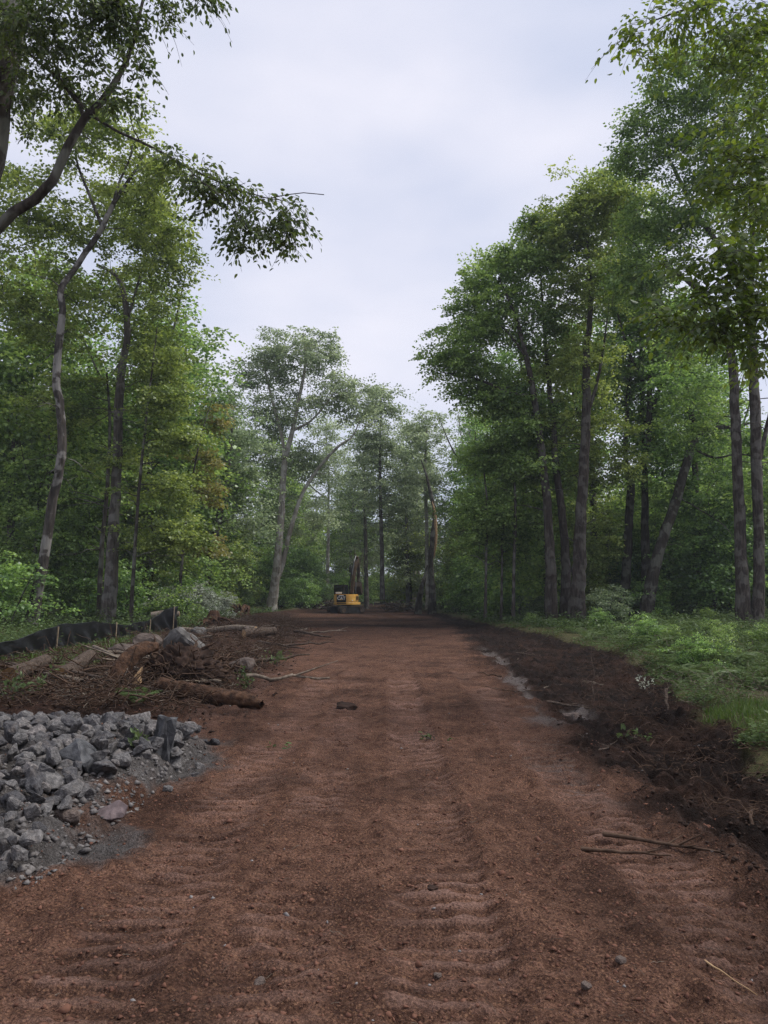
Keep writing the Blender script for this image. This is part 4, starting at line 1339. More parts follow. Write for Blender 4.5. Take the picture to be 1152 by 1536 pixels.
# gravel chips in the dust
def chip_cloud(n, xy, smin, smax, seed, sink=0.25):
    rs = np.random.default_rng(seed)
    base = np.array([(1, 0, 0), (-1, 0, 0), (0, 1, 0), (0, -1, 0), (0, 0, 1), (0, 0, -1)], float)
    tri = np.array([(0, 2, 4), (2, 1, 4), (1, 3, 4), (3, 0, 4), (2, 0, 5), (1, 2, 5), (3, 1, 5), (0, 3, 5)])
    x, y = xy(rs, n)
    n = len(x)
    s = smin * (smax / smin) ** (rs.uniform(0, 1, n) ** 2.2)
    v = base[None] * rs.uniform(0.55, 1.3, (n, 6, 1)) + rs.normal(0, .22, (n, 6, 3))
    v = v * np.array((1, .85, .6)) * s[:, None, None]
    a = rs.uniform(0, 6.28, n); ca, sa = np.cos(a)[:, None], np.sin(a)[:, None]
    v = np.stack([v[..., 0] * ca - v[..., 1] * sa, v[..., 0] * sa + v[..., 1] * ca, v[..., 2]], -1)
    z = gz_at(x, y)
    v = v + np.stack([x, y, z + s * (0.35 - sink)], -1)[:, None, :]
    f = (np.arange(n)[:, None, None] * 6 + tri[None]).reshape(-1, 3)
    return v.reshape(-1, 3), f


def view_xy(y0, y1, lo, hi, p=1.0):
    """Random ground points, denser near the camera; lo/hi bound x as functions of y."""
    def g(rs, n):
        u = rs.uniform(0, 1, n)
        y = y0 * (y1 / y0) ** u
        a, b = np.maximum(lo(y), -0.5 * y - 1.2), np.minimum(hi(y), 0.5 * y + 1.2)
        ok = b > a
        y = y[ok]; x = rs.uniform(a[ok], b[ok])
        return x, y
    return g


v, f = chip_cloud(3600, lambda r, n: (-1.92 - np.abs(r.normal(0, .75, n)), r.uniform(4.5, 8.6, n)), .005, .045, 610)
tag(link('gravel_chips', mesh_np('gravel_chips', v, f), M['stone']), 'grey stone chips scattered round the rubble heap', 'gravel', kind='stuff')
M['clod'] = simple_material('clod', (0.070, 0.034, 0.025), (0.185, 0.092, 0.062), 3, 0.95, 0.5)
M['clod_dark'] = simple_material('clod_dark', (0.014, 0.009, 0.007), (0.062, 0.040, 0.031), 3, 0.95, 0.5)
M['pebble'] = simple_material('pebble', (0.11, 0.10, 0.097), (0.27, 0.25, 0.24), 2, 0.8, 0.2)
v, f = chip_cloud(20000, view_xy(2.2, 22, lambda y: -9 + 0 * y, lambda y: xdark(y) + 0.9), .003, .020, 611)
tag(link('soil_crumbs', mesh_np('soil_crumbs', v, f), M['clod']), 'crumbs of reddish soil all over the track', 'soil', kind='stuff')
v, f = chip_cloud(11000, view_xy(2.6, 40, lambda y: xdark(y) + 0.75, lambda y: xr_edge(y) + 0.1), .006, .034, 612)
tag(link('soil_clods', mesh_np('soil_clods', v, f), M['clod_dark']), 'dark clods of turned topsoil right of the track', 'soil', kind='stuff')
v, f = chip_cloud(900, view_xy(2.2, 12, lambda y: -5 + 0 * y, lambda y: xdark(y) + 1.2), .010, .034, 615, .4)
tag(link('soil_lumps', mesh_np('soil_lumps', v, f), M['clod']), 'bigger lumps of reddish soil on the near track', 'soil', kind='stuff')
v, f = chip_cloud(260, view_xy(2.3, 14, lambda y: -6 + 0 * y, lambda y: xr_edge(y)), .006, .022, 613)
tag(link('pebbles', mesh_np('pebbles', v, f), M['pebble']), 'pale pebbles sprinkled over the dirt', 'pebbles', kind='stuff')
v, f = chip_cloud(5000, view_xy(9.5, 45, lambda y: xl_edge(y), lambda y: np.interp(y, [9, 12, 18, 34, 62], [-2.1, -1.7, -2.0, -2.6, -6])), .01, .05, 614)
tag(link('bank_clods', mesh_np('bank_clods', v, f), M['clod_dark']), 'dark clods in the heap of roots and debris', 'soil', kind='stuff')

# boulders
def boulder(name, px, py, d, w, dp, h, seed, mat, label, rot=(0, 0, 0), n=16):
    me = stone_mesh(name, seed, w, dp, h, n=n, bevel=0.05)
    me.materials.append(M[mat])
    q = P(px, py, d)
    o = link(name, me, None, None, (q[0], d, float(H(q[0], d)) + h * 0.33))
    o.rotation_euler = rot
    return tag(o, label, 'boulder')


boulder('boulder', 275, 985, 18.8, 1.35, 0.9, 0.85, 711, 'boulder', 'large grey boulder with a sloping flat face below the silt fence', (0.1, 0.35, 0.2))
boulder('boulder', 222, 975, 19.3, 0.95, 0.8, 0.75, 712, 'boulder_brown', 'rounded mottled boulder left of the large sloping boulder', (0, 0, 1.0), 26)
boulder('boulder', 184, 985, 18.6, 0.85, 0.6, 0.45, 713, 'boulder_brown', 'low dark boulder at the left of the boulder row', (0, 0.1, 0.4), 24)
boulder('boulder', 297, 950, 27.5, 0.7, 0.6, 0.5, 714, 'boulder', 'small pale boulder beyond the large sloping boulder', (0, 0, 0.4), 24)
boulder('boulder', 372, 950, 27.5, 0.6, 0.5, 0.5, 715, 'boulder_brown', 'small brown boulder among the roots behind the pale log', (0, 0, 1.4), 22)
boulder('boulder', 368, 1008, 16.0, 0.75, 0.45, 0.42, 716, 'boulder_brown', 'brown lump of rock in the debris above the rotten log', (0, 0, 0.4), 20)

# ------------------------------------------------------------------ logs, roots, sticks
def disc(c, axis, r, seed, sides=14, jit=0.05):
    """Sawn end: a fan of quads, slightly domed."""
    rs = np.random.default_rng(seed)
    axis = unit(np.asarray(axis, float))
    ref = np.array((0, 0, 1.0)) if abs(axis[2]) < .9 else np.array((1.0, 0, 0))
    u = unit(np.cross(axis, ref)); w = np.cross(axis, u)
    a = np.linspace(0, 2 * math.pi, sides, endpoint=False)
    rr = r * (1 + rs.normal(0, jit, sides))
    rim = c + (np.cos(a)[:, None] * u + np.sin(a)[:, None] * w) * rr[:, None]
    mid = c + axis * r * 0.03 + (np.cos(a)[:, None] * u + np.sin(a)[:, None] * w) * rr[:, None] * 0.5
    cen = np.repeat((c + axis * r * 0.05)[None], sides, 0)
    v = np.vstack([rim, mid, cen])
    i = np.arange(sides); j = (i + 1) % sides
    f = np.vstack([np.stack([i, j, j + sides, i + sides], -1), np.stack([i + sides, j + sides, j + 2 * sides, i + 2 * sides], -1)])
    return v, f


def log(name, label, ctrl, mat, cat='log', ends=('fresh_wood', 'fresh_wood'), sides=14, jit=0.05, group=None, n=None):
    """ctrl: (x, y, z-centre, r) points; z is above the ground there."""
    c = np.array(ctrl, float)
    c[:, 2] += H(c[:, 0], c[:, 1])
    L = np.linalg.norm(np.diff(c[:, :3], axis=0), axis=1).sum()
    q = catmull(c, n or max(8, int(L / 0.10)))
    b = q[0, :3].copy()
    root = empty(name, b)
    link('bark', mesh_np('bark', *tube_arrays(q[:, :3] - b, q[:, 3], sides, jitter=jit), True), M[mat], root)
    for e, (i0, i1) in zip(ends, ((0, 1), (-1, -2))):
        if e:
            ax = q[i0, :3] - q[i1, :3]
            link('cut_face', mesh_np('cut_face', *disc(q[i0, :3] - b, ax, q[i0, 3] * 0.98, 5, sides), False), M[e], root)
    return tag(root, label, cat, group)


def gp(px, py, up=0.0):
    """Ground point under a photo pixel on level ground (x, y)."""
    y = (EYE - up) * FPX / (py - 895)
    return (px - 576) / FPX * y, y


# sawn logs at the far left
log('sawn_log', 'thick sawn log with rough bark at left, right of the first cut end', [(-5.45, 13.2, .16, .135), (-5.50, 13.8, .18, .13), (-5.58, 14.5, .22, .125), (-5.62, 15.0, .26, .12)], 'log_bark', ends=('rotten_heart', 'fresh_wood'))
log('sawn_log', 'short sawn log showing its brown hollow end at the left border', [(-6.30, 13.2, .20, .13), (-6.33, 13.9, .22, .125), (-6.38, 14.8, .24, .12)], 'log_bark', ends=('rotten_heart', 'fresh_wood'))
# rotten log across the edge of the track
log('rotten_log', 'long rotten reddish log lying at the edge of the red dirt', [(-3.60, 12.6, .16, .10), (-3.25, 12.4, .12, .135), (-2.80, 12.1, .10, .14), (-2.40, 11.9, .10, .125), (-2.05, 11.75, .10, .11), (-1.80, 11.6, .05, .05)], 'rotten_log', ends=('rotten_heart', None), jit=0.14, n=70, sides=28)
# arched rotten trunk piece standing against the roots
log('arched_trunk_piece', 'arched brown stump piece with torn pale wood left of the root tangle', [(-4.42, 13.0, .0, .16), (-4.40, 13.1, .28, .15), (-4.30, 13.3, .50, .14), (-4.12, 13.5, .62, .12), (-3.98, 13.7, .64, .08)], 'rotten_log', ends=(None, 'rotten_heart'), jit=0.12, n=40, sides=26, cat='stump')
tw_ = Mesh()
tw_.tube(catmull(np.array([(-4.05, 12.80, .02), (-4.02, 12.84, .2), (-3.98, 12.93, .38)]), 8) + np.array((0, 0, float(H(-4.0, 12.9)))), np.array([.05, .065, .06, .065, .05, .045, .03, .008]), 9, jitter=.55)
tag(tw_.build('torn_wood_splinter', M['fresh_wood']), 'pale torn splinter of wood leaning on the arched stump piece', 'wood')
# pale long log further back and its broken neighbour
log('pale_log', 'long pale bare log lying behind the boulders', [(-7.6, 29.5, .22, .11), (-6.6, 28.8, .24, .115), (-5.4, 28.0, .28, .11), (-4.5, 27.4, .32, .10)], 'dead_wood', sides=12)
log('broken_log', 'short broken log with a yellowish split end behind the debris', [(-4.75, 26.5, .18, .15), (-4.3, 26.9, .28, .16), (-3.85, 27.5, .34, .14)], 'log_bark', sides=12)
log('pale_log', 'slab of pale sawn wood lying behind the end of the fence', [(-10.3, 34.5, .72, .16), (-9.7, 34.6, .72, .20), (-9.1, 34.7, .70, .12)], 'dead_wood', sides=9)

def stick(label, p0, p1, r, sag=0.0, mat='log_bark', group='broken branches in the debris', up0=0.03, up1=0.03, name='broken_branch', bend=0.12, seed=0, forks=1):
    rs = np.random.default_rng(seed)
    a = np.array((*p0, float(H(*p0)) + up0)); c = np.array((*p1, float(H(*p1)) + up1))
    L = np.linalg.norm(c - a)
    t = np.linspace(0, 1, 7)[:, None]
    q = a + (c - a) * t
    q[1:-1] += rs.normal(0, bend * L * 0.35, (5, 3)) * np.array((1, 1, 0.4))
    q = catmull(q, 14)
    m = Mesh()
    m.tube(q - a, np.linspace(r, r * 0.35, 14), 6, jitter=0.08)
    o = m.build(name, M[mat], None, loc=a)
    for kf in range(forks):
        i = int(rs.integers(4, 11))
        dirv = unit(q[i + 1] - q[i]) + rs.normal(0, .55, 3); dirv[2] = abs(dirv[2]) * 0.5
        s_ = np.linspace(0, 1, 5)[:, None]
        mm = Mesh()
        mm.tube(q[i] - a + dirv * s_ * L * rs.uniform(.2, .4), np.linspace(r * .5, r * .15, 5), 4)
        mm.build('side_twig', M[mat], o)
    return tag(o, label, 'branch', group)


rs = np.random.default_rng(91)
def rnd_label(x, y):
    if y < 15: return 'broken branch in the tangle between the sawn logs and the arched stump' if x < -3.6 else 'broken branch lying round the rotten log'
    if y < 24: return 'broken branch in the dark debris beside the boulders'
    return 'broken branch in the debris bank beyond the boulders'
for i in range(72):
    y = 12.5 * (44 / 12.5) ** rs.uniform(0, 1); x = rs.uniform(xl_edge(y) + 1.2, np.interp(y, [12, 18, 34, 62], [-2.6, -2.6, -3.4, -6.5]))
    L = rs.uniform(.6, 2.4); a = rs.uniform(0, 3.14)
    stick(rnd_label(x, y), (x, y), (x + math.cos(a) * L, y + math.sin(a) * L * .7), rs.uniform(.02, .06), mat=rs.choice(['log_bark', 'root_wood', 'dead_wood']), up0=rs.uniform(.02, .2), up1=rs.uniform(.02, .22), seed=700 + i)
# named branches
stick('long grey branch sloping down across the tangle left of the arched stump', (-6.0, 16.2), (-4.2, 13.6), .045, mat='dead_wood', up0=.35, up1=.25, seed=801, bend=.03, group=None)
stick('thin branch lying along the ground below the arched stump', (-5.4, 13.4), (-3.0, 12.15), .035, mat='log_bark', up0=.22, up1=.05, seed=802, bend=.03, group=None)
stick('bare forked branch at the border of the debris, nearest the track', (-3.9, 24.6), (-2.3, 22.6), .05, mat='log_bark', up0=.12, up1=.12, seed=803, bend=.05, group=None, forks=3)
stick('dark pole lying on the dirt short of the excavator', (-3.6, 31.5), (-2.0, 29.5), .07, mat='log_bark', up0=.2, up1=.1, seed=804, bend=.03, group=None)
stick('dark rotten stick pressed into the dirt at lower right, nearer one', (1.25, 5.12), (1.78, 5.0), .014, mat='root_wood', up0=.02, up1=.03, seed=805, bend=.03, group=None)
stick('dark rotten stick pressed into the dirt at lower right, farther one', (1.47, 5.40), (2.15, 5.12), .017, mat='root_wood', up0=.03, up1=.03, seed=806, bend=.03, group=None, forks=3)
stick('pale thin twig standing out of the lower right soil', (1.42, 3.62), (1.50, 3.30), .005, mat='fresh_wood', up0=.01, up1=.02, seed=807, bend=.05, group=None, forks=0)
stick('pale broken root poking up at the right verge', (4.15, 11.6), (4.02, 11.15), .03, mat='log_bark', up0=.36, up1=.05, seed=808, bend=.05, group=None, forks=1)
stick('pale dead branch lying on the dark soil by the muddy rock', (2.45, 11.9), (3.05, 11.55), .028, mat='log_bark', up0=.05, up1=.05, seed=809, bend=.04, group=None, forks=1)
stick('thin upright twig standing in the dark soil', (3.35, 12.6), (3.45, 13.0), .012, mat='log_bark', up0=.0, up1=.85, seed=810, bend=.06, group=None, forks=0)
for i in range(16):
    y = rs.uniform(5.5, 24); x = rs.uniform(xdark(y) + .3, xr_edge(y) - .1)
    L = rs.uniform(.25, .9); a = rs.uniform(0, 3.14)
    stick('small stick or root lying on the dark soil right of the track', (x, y), (x + math.cos(a) * L, y + math.sin(a) * L), rs.uniform(.008, .022), mat=rs.choice(['log_bark', 'root_wood', 'dead_wood']), group='sticks on the dark soil', up0=.03, up1=.05, seed=830 + i, forks=int(rs.integers(0, 3)))

# tangles of fine roots and brushwood
def tangle(name, label, n, xy, lmin, lmax, rmin, rmax, seed, mat, hmax=0.25, flat=0.35, kind='stuff'):
    rs = np.random.default_rng(seed)
    m = Mesh()
    x, y = xy(rs, n)
    z = gz_at(x, y)
    for i in range(len(x)):
        L = rs.uniform(lmin, lmax)
        dv = unit(np.array((rs.normal(), rs.normal(), rs.normal() * flat)))
        t = np.linspace(-.5, .5, 6)[:, None]
        q = np.array((x[i], y[i], z[i] + rs.uniform(0, 1) ** 2 * hmax)) + dv * t * L + rs.normal(0, .05, (6, 3)) * L
        q[:, 2] = np.maximum(q[:, 2], z[i] - 0.02)
        r0 = rs.uniform(rmin, rmax)
        m.tube(q, np.linspace(r0, r0 * .4, 6), 3)
    return tag(m.build(name, M[mat]), label, 'brushwood', kind=kind)


bankx = lambda y: np.interp(y, [9, 12, 18, 34, 62], [-2.6, -2.5, -2.6, -3.4, -6.8])
tangle('brushwood', 'fine dark twigs and roots littering the debris bank', 3300, view_xy(10.5, 48, lambda y: xl_edge(y) + .6, bankx), .25, 1.1, .004, .016, 901, 'root_wood')
tangle('pale_brushwood', 'bleached twigs and bark shreds on the debris bank', 500, view_xy(10.5, 60, lambda y: xl_edge(y) + .6, bankx), .2, .8, .004, .012, 902, 'dead_wood', .18)
tangle('root_fibres', 'mat of fine roots hanging from the upturned root plate', 420, lambda r, n: (r.normal(-3.55, .42, n), r.normal(13.8, .3, n)), .15, .6, .004, .012, 905, 'root_wood', .45, .5)
tangle('root_hairs', 'fine roots torn out of the dark soil at the verge', 900, view_xy(6, 40, lambda y: xr_edge(y) - 1.3, lambda y: xr_edge(y) + .1), .12, .5, .002, .007, 903, 'root_wood', .14)
tangle('dead_stems', 'dry dead stems standing in the weeds of the right verge', 700, view_xy(11, 40, lambda y: xr_edge(y), lambda y: 0.5 * y + 1), .2, .7, .003, .007, 906, 'dead_wood', .3, .9)
tangle('straw_bits', 'short pale straw and bark bits on the red dirt', 700, view_xy(2.4, 16, lambda y: -5 + 0 * y, lambda y: xr_edge(y) - .4), .02, .11, .0007, .002, 904, 'dead_wood', .012, .15)
# root plate behind the arched stump: a mass of soil with a tangle round it
rp_bm = bmesh.new()
bmesh.ops.create_icosphere(rp_bm, subdivisions=5, radius=1)
for vv in rp_bm.verts:
    c = np.array(vv.co)
    from mathutils import noise as mnoise
    k = 1 + 0.22 * mnoise.fractal(vv.co * 2.6, 0.25, 2.2, 6)
    vv.co = Vector((c[0] * .62 * k, c[1] * .5 * k, c[2] * .42 * k))
rootp = empty('root_plate', (-3.55, 14.0, float(H(-3.55, 14.0))))
bm_link('soil_mass', rp_bm, M['clod_dark'], rootp, True, (0, 0, .20))
rs = np.random.default_rng(92)
for i in range(26):
    a = rs.uniform(0, 6.28); e = rs.uniform(-.2, .75)
    dv = np.array((math.cos(a) * math.cos(e), math.sin(a) * math.cos(e), math.sin(e)))
    p0 = dv * np.array((.55, .35, .4)) + np.array((0, 0, .2))
    t = np.linspace(0, 1, 7)[:, None]
    L = rs.uniform(.2, .6)
    q = p0 + dv * t * L + np.cumsum(rs.normal(0, .05, (7, 3)), 0)
    m = Mesh(); m.tube(q, np.linspace(rs.uniform(.015, .05), .005, 7), 5)
    m.build('root', M['root_wood'], rootp)
tag(rootp, 'upturned plate of dark soil and roots behind the rotten log', 'root plate')
# reddish torn stump farther along the bank
stm = empty('torn_stump', (*gp(322, 931, .55)[:2], 0))
stm.location = (-7.9, 36.0, float(H(-7.9, 36.0)))
m = Mesh(); m.tube(np.array([(0, 0, -.1), (0, 0, .2), (.05, 0, .45), (.05, .05, .7)]), np.array([.5, .36, .3, .22]), 12, jitter=.2)
m.build('trunk', M['rotten_log'], stm)
for i in range(12):
    a = i * .52 + rs.uniform(-.2, .2)
    t = np.linspace(0, 1, 6)[:, None]
    q = np.array((math.cos(a) * .2, math.sin(a) * .2, .25)) + np.hstack([np.cos(a) * t * .9, np.sin(a) * t * .9, .25 * t - .45 * t ** 2]) + np.cumsum(rs.normal(0, .04, (6, 3)), 0)
    m = Mesh(); m.tube(q, np.linspace(.09, .02, 6), 6); m.build('root', M['rotten_log'], stm)
tag(stm, 'torn reddish stump with spread roots in the far debris', 'stump')
st2 = copy_tree(stm); st2.location = (-9.2, 50.0, float(H(-9.2, 50))); st2.rotation_euler = (0.6, .2, 2.1); st2.scale = (1.25, 1.25, 1.25)
tag(st2, 'overturned torn stump near the foot of the tall forked tree', 'stump')

# ------------------------------------------------------------------ silt fence
def silt_plastic():
    m = simple_material('silt_plastic', (0.006, 0.0065, 0.008), (0.018, 0.019, 0.022), 5, 0.48, 0.3, stretch=(1, 1, 3), spec=0.35, dist=0.03)
    return m


M['silt'] = silt_plastic()
M['stake'] = simple_material('stake', (0.18, 0.14, 0.09), (0.36, 0.28, 0.19), 12, 0.8, 0.3)


def silt_fence(name, label, path, tops, folds, seed, stakes, mat='silt'):
    """path: (x, y) points; tops: height of the top hem at each; folded plastic with drapes."""
    rs = np.random.default_rng(seed)
    n = 150
    pth = catmull(np.array([(x, y, h) for (x, y), h in zip(path, tops)]), n)
    rows = 12
    base = np.array((pth[0, 0], pth[0, 1], float(H(pth[0, 0], pth[0, 1]))))
    tg = unit(np.gradient(pth[:, :2], axis=0)); nm = np.stack([-tg[:, 1], tg[:, 0]], -1)
    s = np.concatenate([[0], np.cumsum(np.linalg.norm(np.diff(pth[:, :2], axis=0), axis=1))])
    V = np.zeros((rows, n, 3))
    gh_ = H(pth[:, 0], pth[:, 1])
    for r_ in range(rows):
        t = r_ / (rows - 1)
        wob = 0.05 * fbm(s, np.full(n, t * 1.2), .7, 3, seed) + folds * 0.11 * np.sin(s * 6 + t * 7 + 2 * fbm(s, np.full(n, t), 1.0, 2, seed + 1)) * (1 - t) + 0.10 * (1 - t) ** 2 + 0.05 * np.sin(t * 3.1)
        V[r_, :, 0] = pth[:, 0] + nm[:, 0] * wob
        V[r_, :, 1] = pth[:, 1] + nm[:, 1] * wob
        V[r_, :, 2] = gh_ - 0.06 + (pth[:, 2] + 0.06 - 0.09 * np.abs(np.sin(s * 0.42)) + 0.008 * np.sin(s * 5.0)) * t
    v = V.reshape(-1, 3) - base
    i = np.arange(rows - 1)[:, None]; j = np.arange(n - 1)[None, :]
    a = i * n + j
    f = np.stack([a, a + 1, a + n + 1, a + n], -1).reshape(-1, 4)
    root = empty(name, base)
    o = link('plastic_sheet', mesh_np('plastic_sheet', v, f, True), M[mat], root)
    sol = o.modifiers.new('thickness', 'SOLIDIFY'); sol.thickness = 0.004
    hem = Mesh(); top = V[-1] - base
    hem.tube(top, np.full(n, 0.012), 5); hem.build('top_hem', M[mat], root)
    for k in stakes:
        i = int(k * (n - 1))
        bm = bmesh.new(); bmesh.ops.create_cube(bm, size=1)
        bmesh.ops.scale(bm, vec=(.035, .035, pth[i, 2]), verts=bm.verts)
        bmesh.ops.bevel(bm, geom=list(bm.edges), offset=.004, segments=1, affect='EDGES')
        q = bm_link('stake', bm, M['stake'], root)
        pos = np.array((pth[i, 0] - nm[i, 0] * .04, pth[i, 1] - nm[i, 1] * .04, gh_[i] + pth[i, 2] / 2 - .03)) - base
        q.location = tuple(pos); q.rotation_euler = (rs.normal(0, .04), rs.normal(0, .05), rs.uniform(0, 1))
    return tag(root, label, 'fence')


silt_fence('silt_fence', 'sagging black plastic silt fence along the woods at left',
           [(-8.6, 14.0), (-8.75, 17.5), (-8.9, 21.0), (-9.0, 24.5), (-9.05, 28.0), (-9.1, 30.5), (-8.95, 32.2), (-8.75, 33.2)],
           [.46, .52, .68, .78, .58, .62, .98, 1.08], 1.0, 31, (.04, .30, .50, .70, .93))
silt_fence('silt_fence', 'short crumpled scrap of black silt fence in the far debris',
           [(-9.9, 50.5), (-9.5, 50.0), (-9.0, 50.2)], [.30, .45, .35], 1.6, 33, (.5,))

# ------------------------------------------------------------------ plants on the ground
def herb_mesh(n, xy, h0, h1, leaf, seed, leaves=9, clip=None):
    rs = np.random.default_rng(seed)
    x, y = xy(rs, n)
    if clip is not None:
        ok = clip(x, y); x, y = x[ok], y[ok]
    n = len(x)
    z = gz_at(x, y)
    h = rs.uniform(h0, h1, n) * (0.25 + 1.5 * vnoise(x / 1.3, y / 1.3, 9) ** 1.5)
    K = leaves
    t = (np.arange(K)[None] + rs.uniform(0, 1, (n, K))) / K
    a = rs.uniform(0, 6.28, (n, 1)) + np.arange(K)[None] * 2.4 + rs.normal(0, .4, (n, K))
    lean = rs.normal(0, .25, (n, 2))
    pos = np.stack([x[:, None] + lean[:, :1] * t * h[:, None], y[:, None] + lean[:, 1:] * t * h[:, None], z[:, None] + (0.1 + 0.9 * t) * h[:, None]], -1)
    sp = rs.uniform(.02, .12, (n, K)) * (1.2 - t)
    pos[..., 0] += np.cos(a) * sp; pos[..., 1] += np.sin(a) * sp
    ax = np.stack([np.cos(a), np.sin(a), rs.normal(0.05, .35, (n, K))], -1)
    nm = rs.normal(0, .3, (n, K, 3)); nm[..., 2] += 1
    L = leaf * rs.uniform(.6, 1.4, (n, K)) * (1 + 0.035 * np.clip(y - 12, 0, 40))[:, None]
    tint = np.clip(.45 + .22 * (vnoise(x / 2, y / 2, 15)[:, None] - .5) * 2 + rs.normal(0, .16, (n, K)) + .12 * t, 0, 1)
    v, f = leaf_quads(pos.reshape(-1, 3), ax.reshape(-1, 3), nm.reshape(-1, 3), L.ravel(), L.ravel() * .62)
    return v, f, tint.ravel()


def blades(n, xy, h0, h1, seed, clip=None, w=0.006):
    rs = np.random.default_rng(seed)
    x, y = xy(rs, n)
    if clip is not None:
        ok = clip(x, y); x, y = x[ok], y[ok]
    n = len(x)
    z = gz_at(x, y)
    h = rs.uniform(h0, h1, n); a = rs.uniform(0, 6.28, n); ln = rs.uniform(.15, .8, n) * h
    d_ = np.stack([np.cos(a), np.sin(a), 0 * a], -1); sd = np.stack([-np.sin(a), np.cos(a), 0 * a], -1) * (w * (1 + .05 * y))[:, None]
    b = np.stack([x, y, z - .01], -1)
    m_ = b + d_ * (ln * .35)[:, None]; m_[:, 2] += h * .65
    tp = b + d_ * ln[:, None]; tp[:, 2] += h
    v = np.stack([b - sd, b + sd, m_ + sd * .8, m_ - sd * .8, tp], 1).reshape(-1, 3)
    k = np.arange(n)[:, None] * 5
    f = np.vstack([k + np.array([[0, 1, 2]]), k + np.array([[0, 2, 3]]), k + np.array([[3, 2, 4]])])
    tint = np.tile(np.clip(rs.normal(.5, .2, n), 0, 1), 3)
    return v, f, tint


in_forest = lambda x, y: ground_fields(x, y)[4] > 0.6
verge = view_xy(8, 50, lambda y: xr_edge(y) - .2, lambda y: 0.5 * y + 1.2)
grassy = lambda x, y: (np.hypot((x - 5.0) / 1.3, (y - 9.4) / 1.7) < 1 + .5 * fbm(x, y, .8, 3, 5))
v, f, t = herb_mesh(9000, verge, .07, .30, .05, 911, 9, lambda x, y: in_forest(x, y) & ~grassy(x, y) & (fbm(x, y, 1.6, 3, 71) > -.22))
tag(link('ground_cover', mesh_np('ground_cover', v, f, False, {'tint': t}), M['herb']), 'low leafy ground cover on the right verge', 'ground cover', kind='stuff')
v, f, t = herb_mesh(2600, view_xy(22, 50, lambda y: xr_edge(y) + 1.2, lambda y: 0.5 * y + 1.2), .25, .6, .07, 916, 12, lambda x, y: in_forest(x, y) & (vnoise(x / 2.1, y / 2.1, 72) > .40))
tag(link('ground_cover', mesh_np('ground_cover', v, f, False, {'tint': t}), M['herb']), 'knee high weeds under the right hand trunks', 'ground cover', kind='stuff')
v, f, t = blades(12000, lambda r, n: (r.uniform(3.6, 6.8, n), r.uniform(7.4, 12.0, n)), .03, .12, 912, lambda x, y: in_forest(x, y) & grassy(x, y), .004)
tag(link('grass', mesh_np('grass', v, f, False, {'tint': t}), M['grass']), 'bright green mown grass at the right border', 'grass', kind='stuff')
leftv = view_xy(17, 62, lambda y: -0.5 * y - 1.2, lambda y: xl_edge(y) + .9)
v, f, t = herb_mesh(5200, leftv, .15, .7, .07, 913, 10, lambda x, y: x < np.where(y < 34, -9.1, xl_edge(y) + .9))
tag(link('ground_cover', mesh_np('ground_cover', v, f, False, {'tint': t}), M['herb']), 'leafy ground cover on both sides of the silt fence', 'ground cover', kind='stuff')
v, f, t = blades(9000, lambda r, n: (r.uniform(-9.6, -5.6, n), r.uniform(14.5, 26, n)), .06, .20, 914, lambda x, y: (x > -8.75) & (x < -6.2 - .12 * (y - 16) + .7 * fbm(x, y, 1.2, 3, 8)), .005)
tag(link('grass', mesh_np('grass', v, f, False, {'tint': t}), M['grass']), 'tall fresh grass between the silt fence and the boulders', 'grass', kind='stuff')
v, f, t = herb_mesh(3000, view_xy(44, 105, lambda y: -0.3 * y, lambda y: 0.45 * y), .2, .6, .11, 915, 8, in_forest)
tag(link('ground_cover', mesh_np('ground_cover', v, f, False, {'tint': t}), M['herb']), 'undergrowth on the floor of the far woods', 'ground cover', kind='stuff')

# ferns
def fern_mesh(seed, fronds=9, L=0.75):
    rs = np.random.default_rng(seed)
    P_, A_, N_, LL = [], [], [], []
    for k in range(fronds):
        a = k * 6.283 / fronds + rs.uniform(-.3, .3); ln = L * rs.uniform(.7, 1.15)
        d_ = np.array((math.cos(a), math.sin(a), 0)); sd = np.array((-math.sin(a), math.cos(a), 0))
        for i in range(1, 15):
            t = i / 15
            c = d_ * ln * t * .9 + np.array((0, 0, ln * (1.15 * t - .75 * t * t)))
            for s in (-1, 1):
                P_.append(c); A_.append(sd * s + d_ * .35 + np.array((0, 0, -.1))); N_.append((0, 0, 1) + d_ * .3)
                LL.append(ln * .30 * math.sin(math.pi * (t * .86 + .12)) + .02)
    P_, A_, N_, LL = map(np.array, (P_, A_, N_, LL))
    N_ = N_ + rs.normal(0, .35, N_.shape)
    v, f = leaf_quads(P_, A_, N_, LL, LL * .20)
    me = mesh_np('frond', v, f, False, {'tint': np.clip(rs.normal(.6, .1, len(f)), 0, 1)})
    me.materials.append(M['herb'])
    return me


FERN = [fern_mesh(920 + i, 8 + i) for i in range(3)]
rs = np.random.default_rng(93)
pts, rs = scatter(58, lambda y, r: r.uniform(xr_edge(y) + .6, 0.5 * y + .6), (13, 47), .75, 931, lambda x, y: x > 5.5)
for i, (x, y) in enumerate(pts):
    r_ = empty('fern', (x, y, float(H(x, y))), rs.uniform(0, 6.28)); s = rs.uniform(.7, 1.25); r_.scale = (s, s, s)
    link('frond', FERN[i % 3], None, r_)
    tag(r_, 'green fern growing among the low plants on the right verge', 'fern', 'ferns on the right verge')
for (px, py, lbl) in [(215, 1062, 'bright fern sprig just above the stone heap')]:
    x, y = gp(px, py)
    r_ = empty('fern', (x, y, float(H(x, y))), 1.0); r_.scale = (.55, .55, .55)
    link('frond', FERN[0], None, r_); tag(r_, lbl, 'fern')


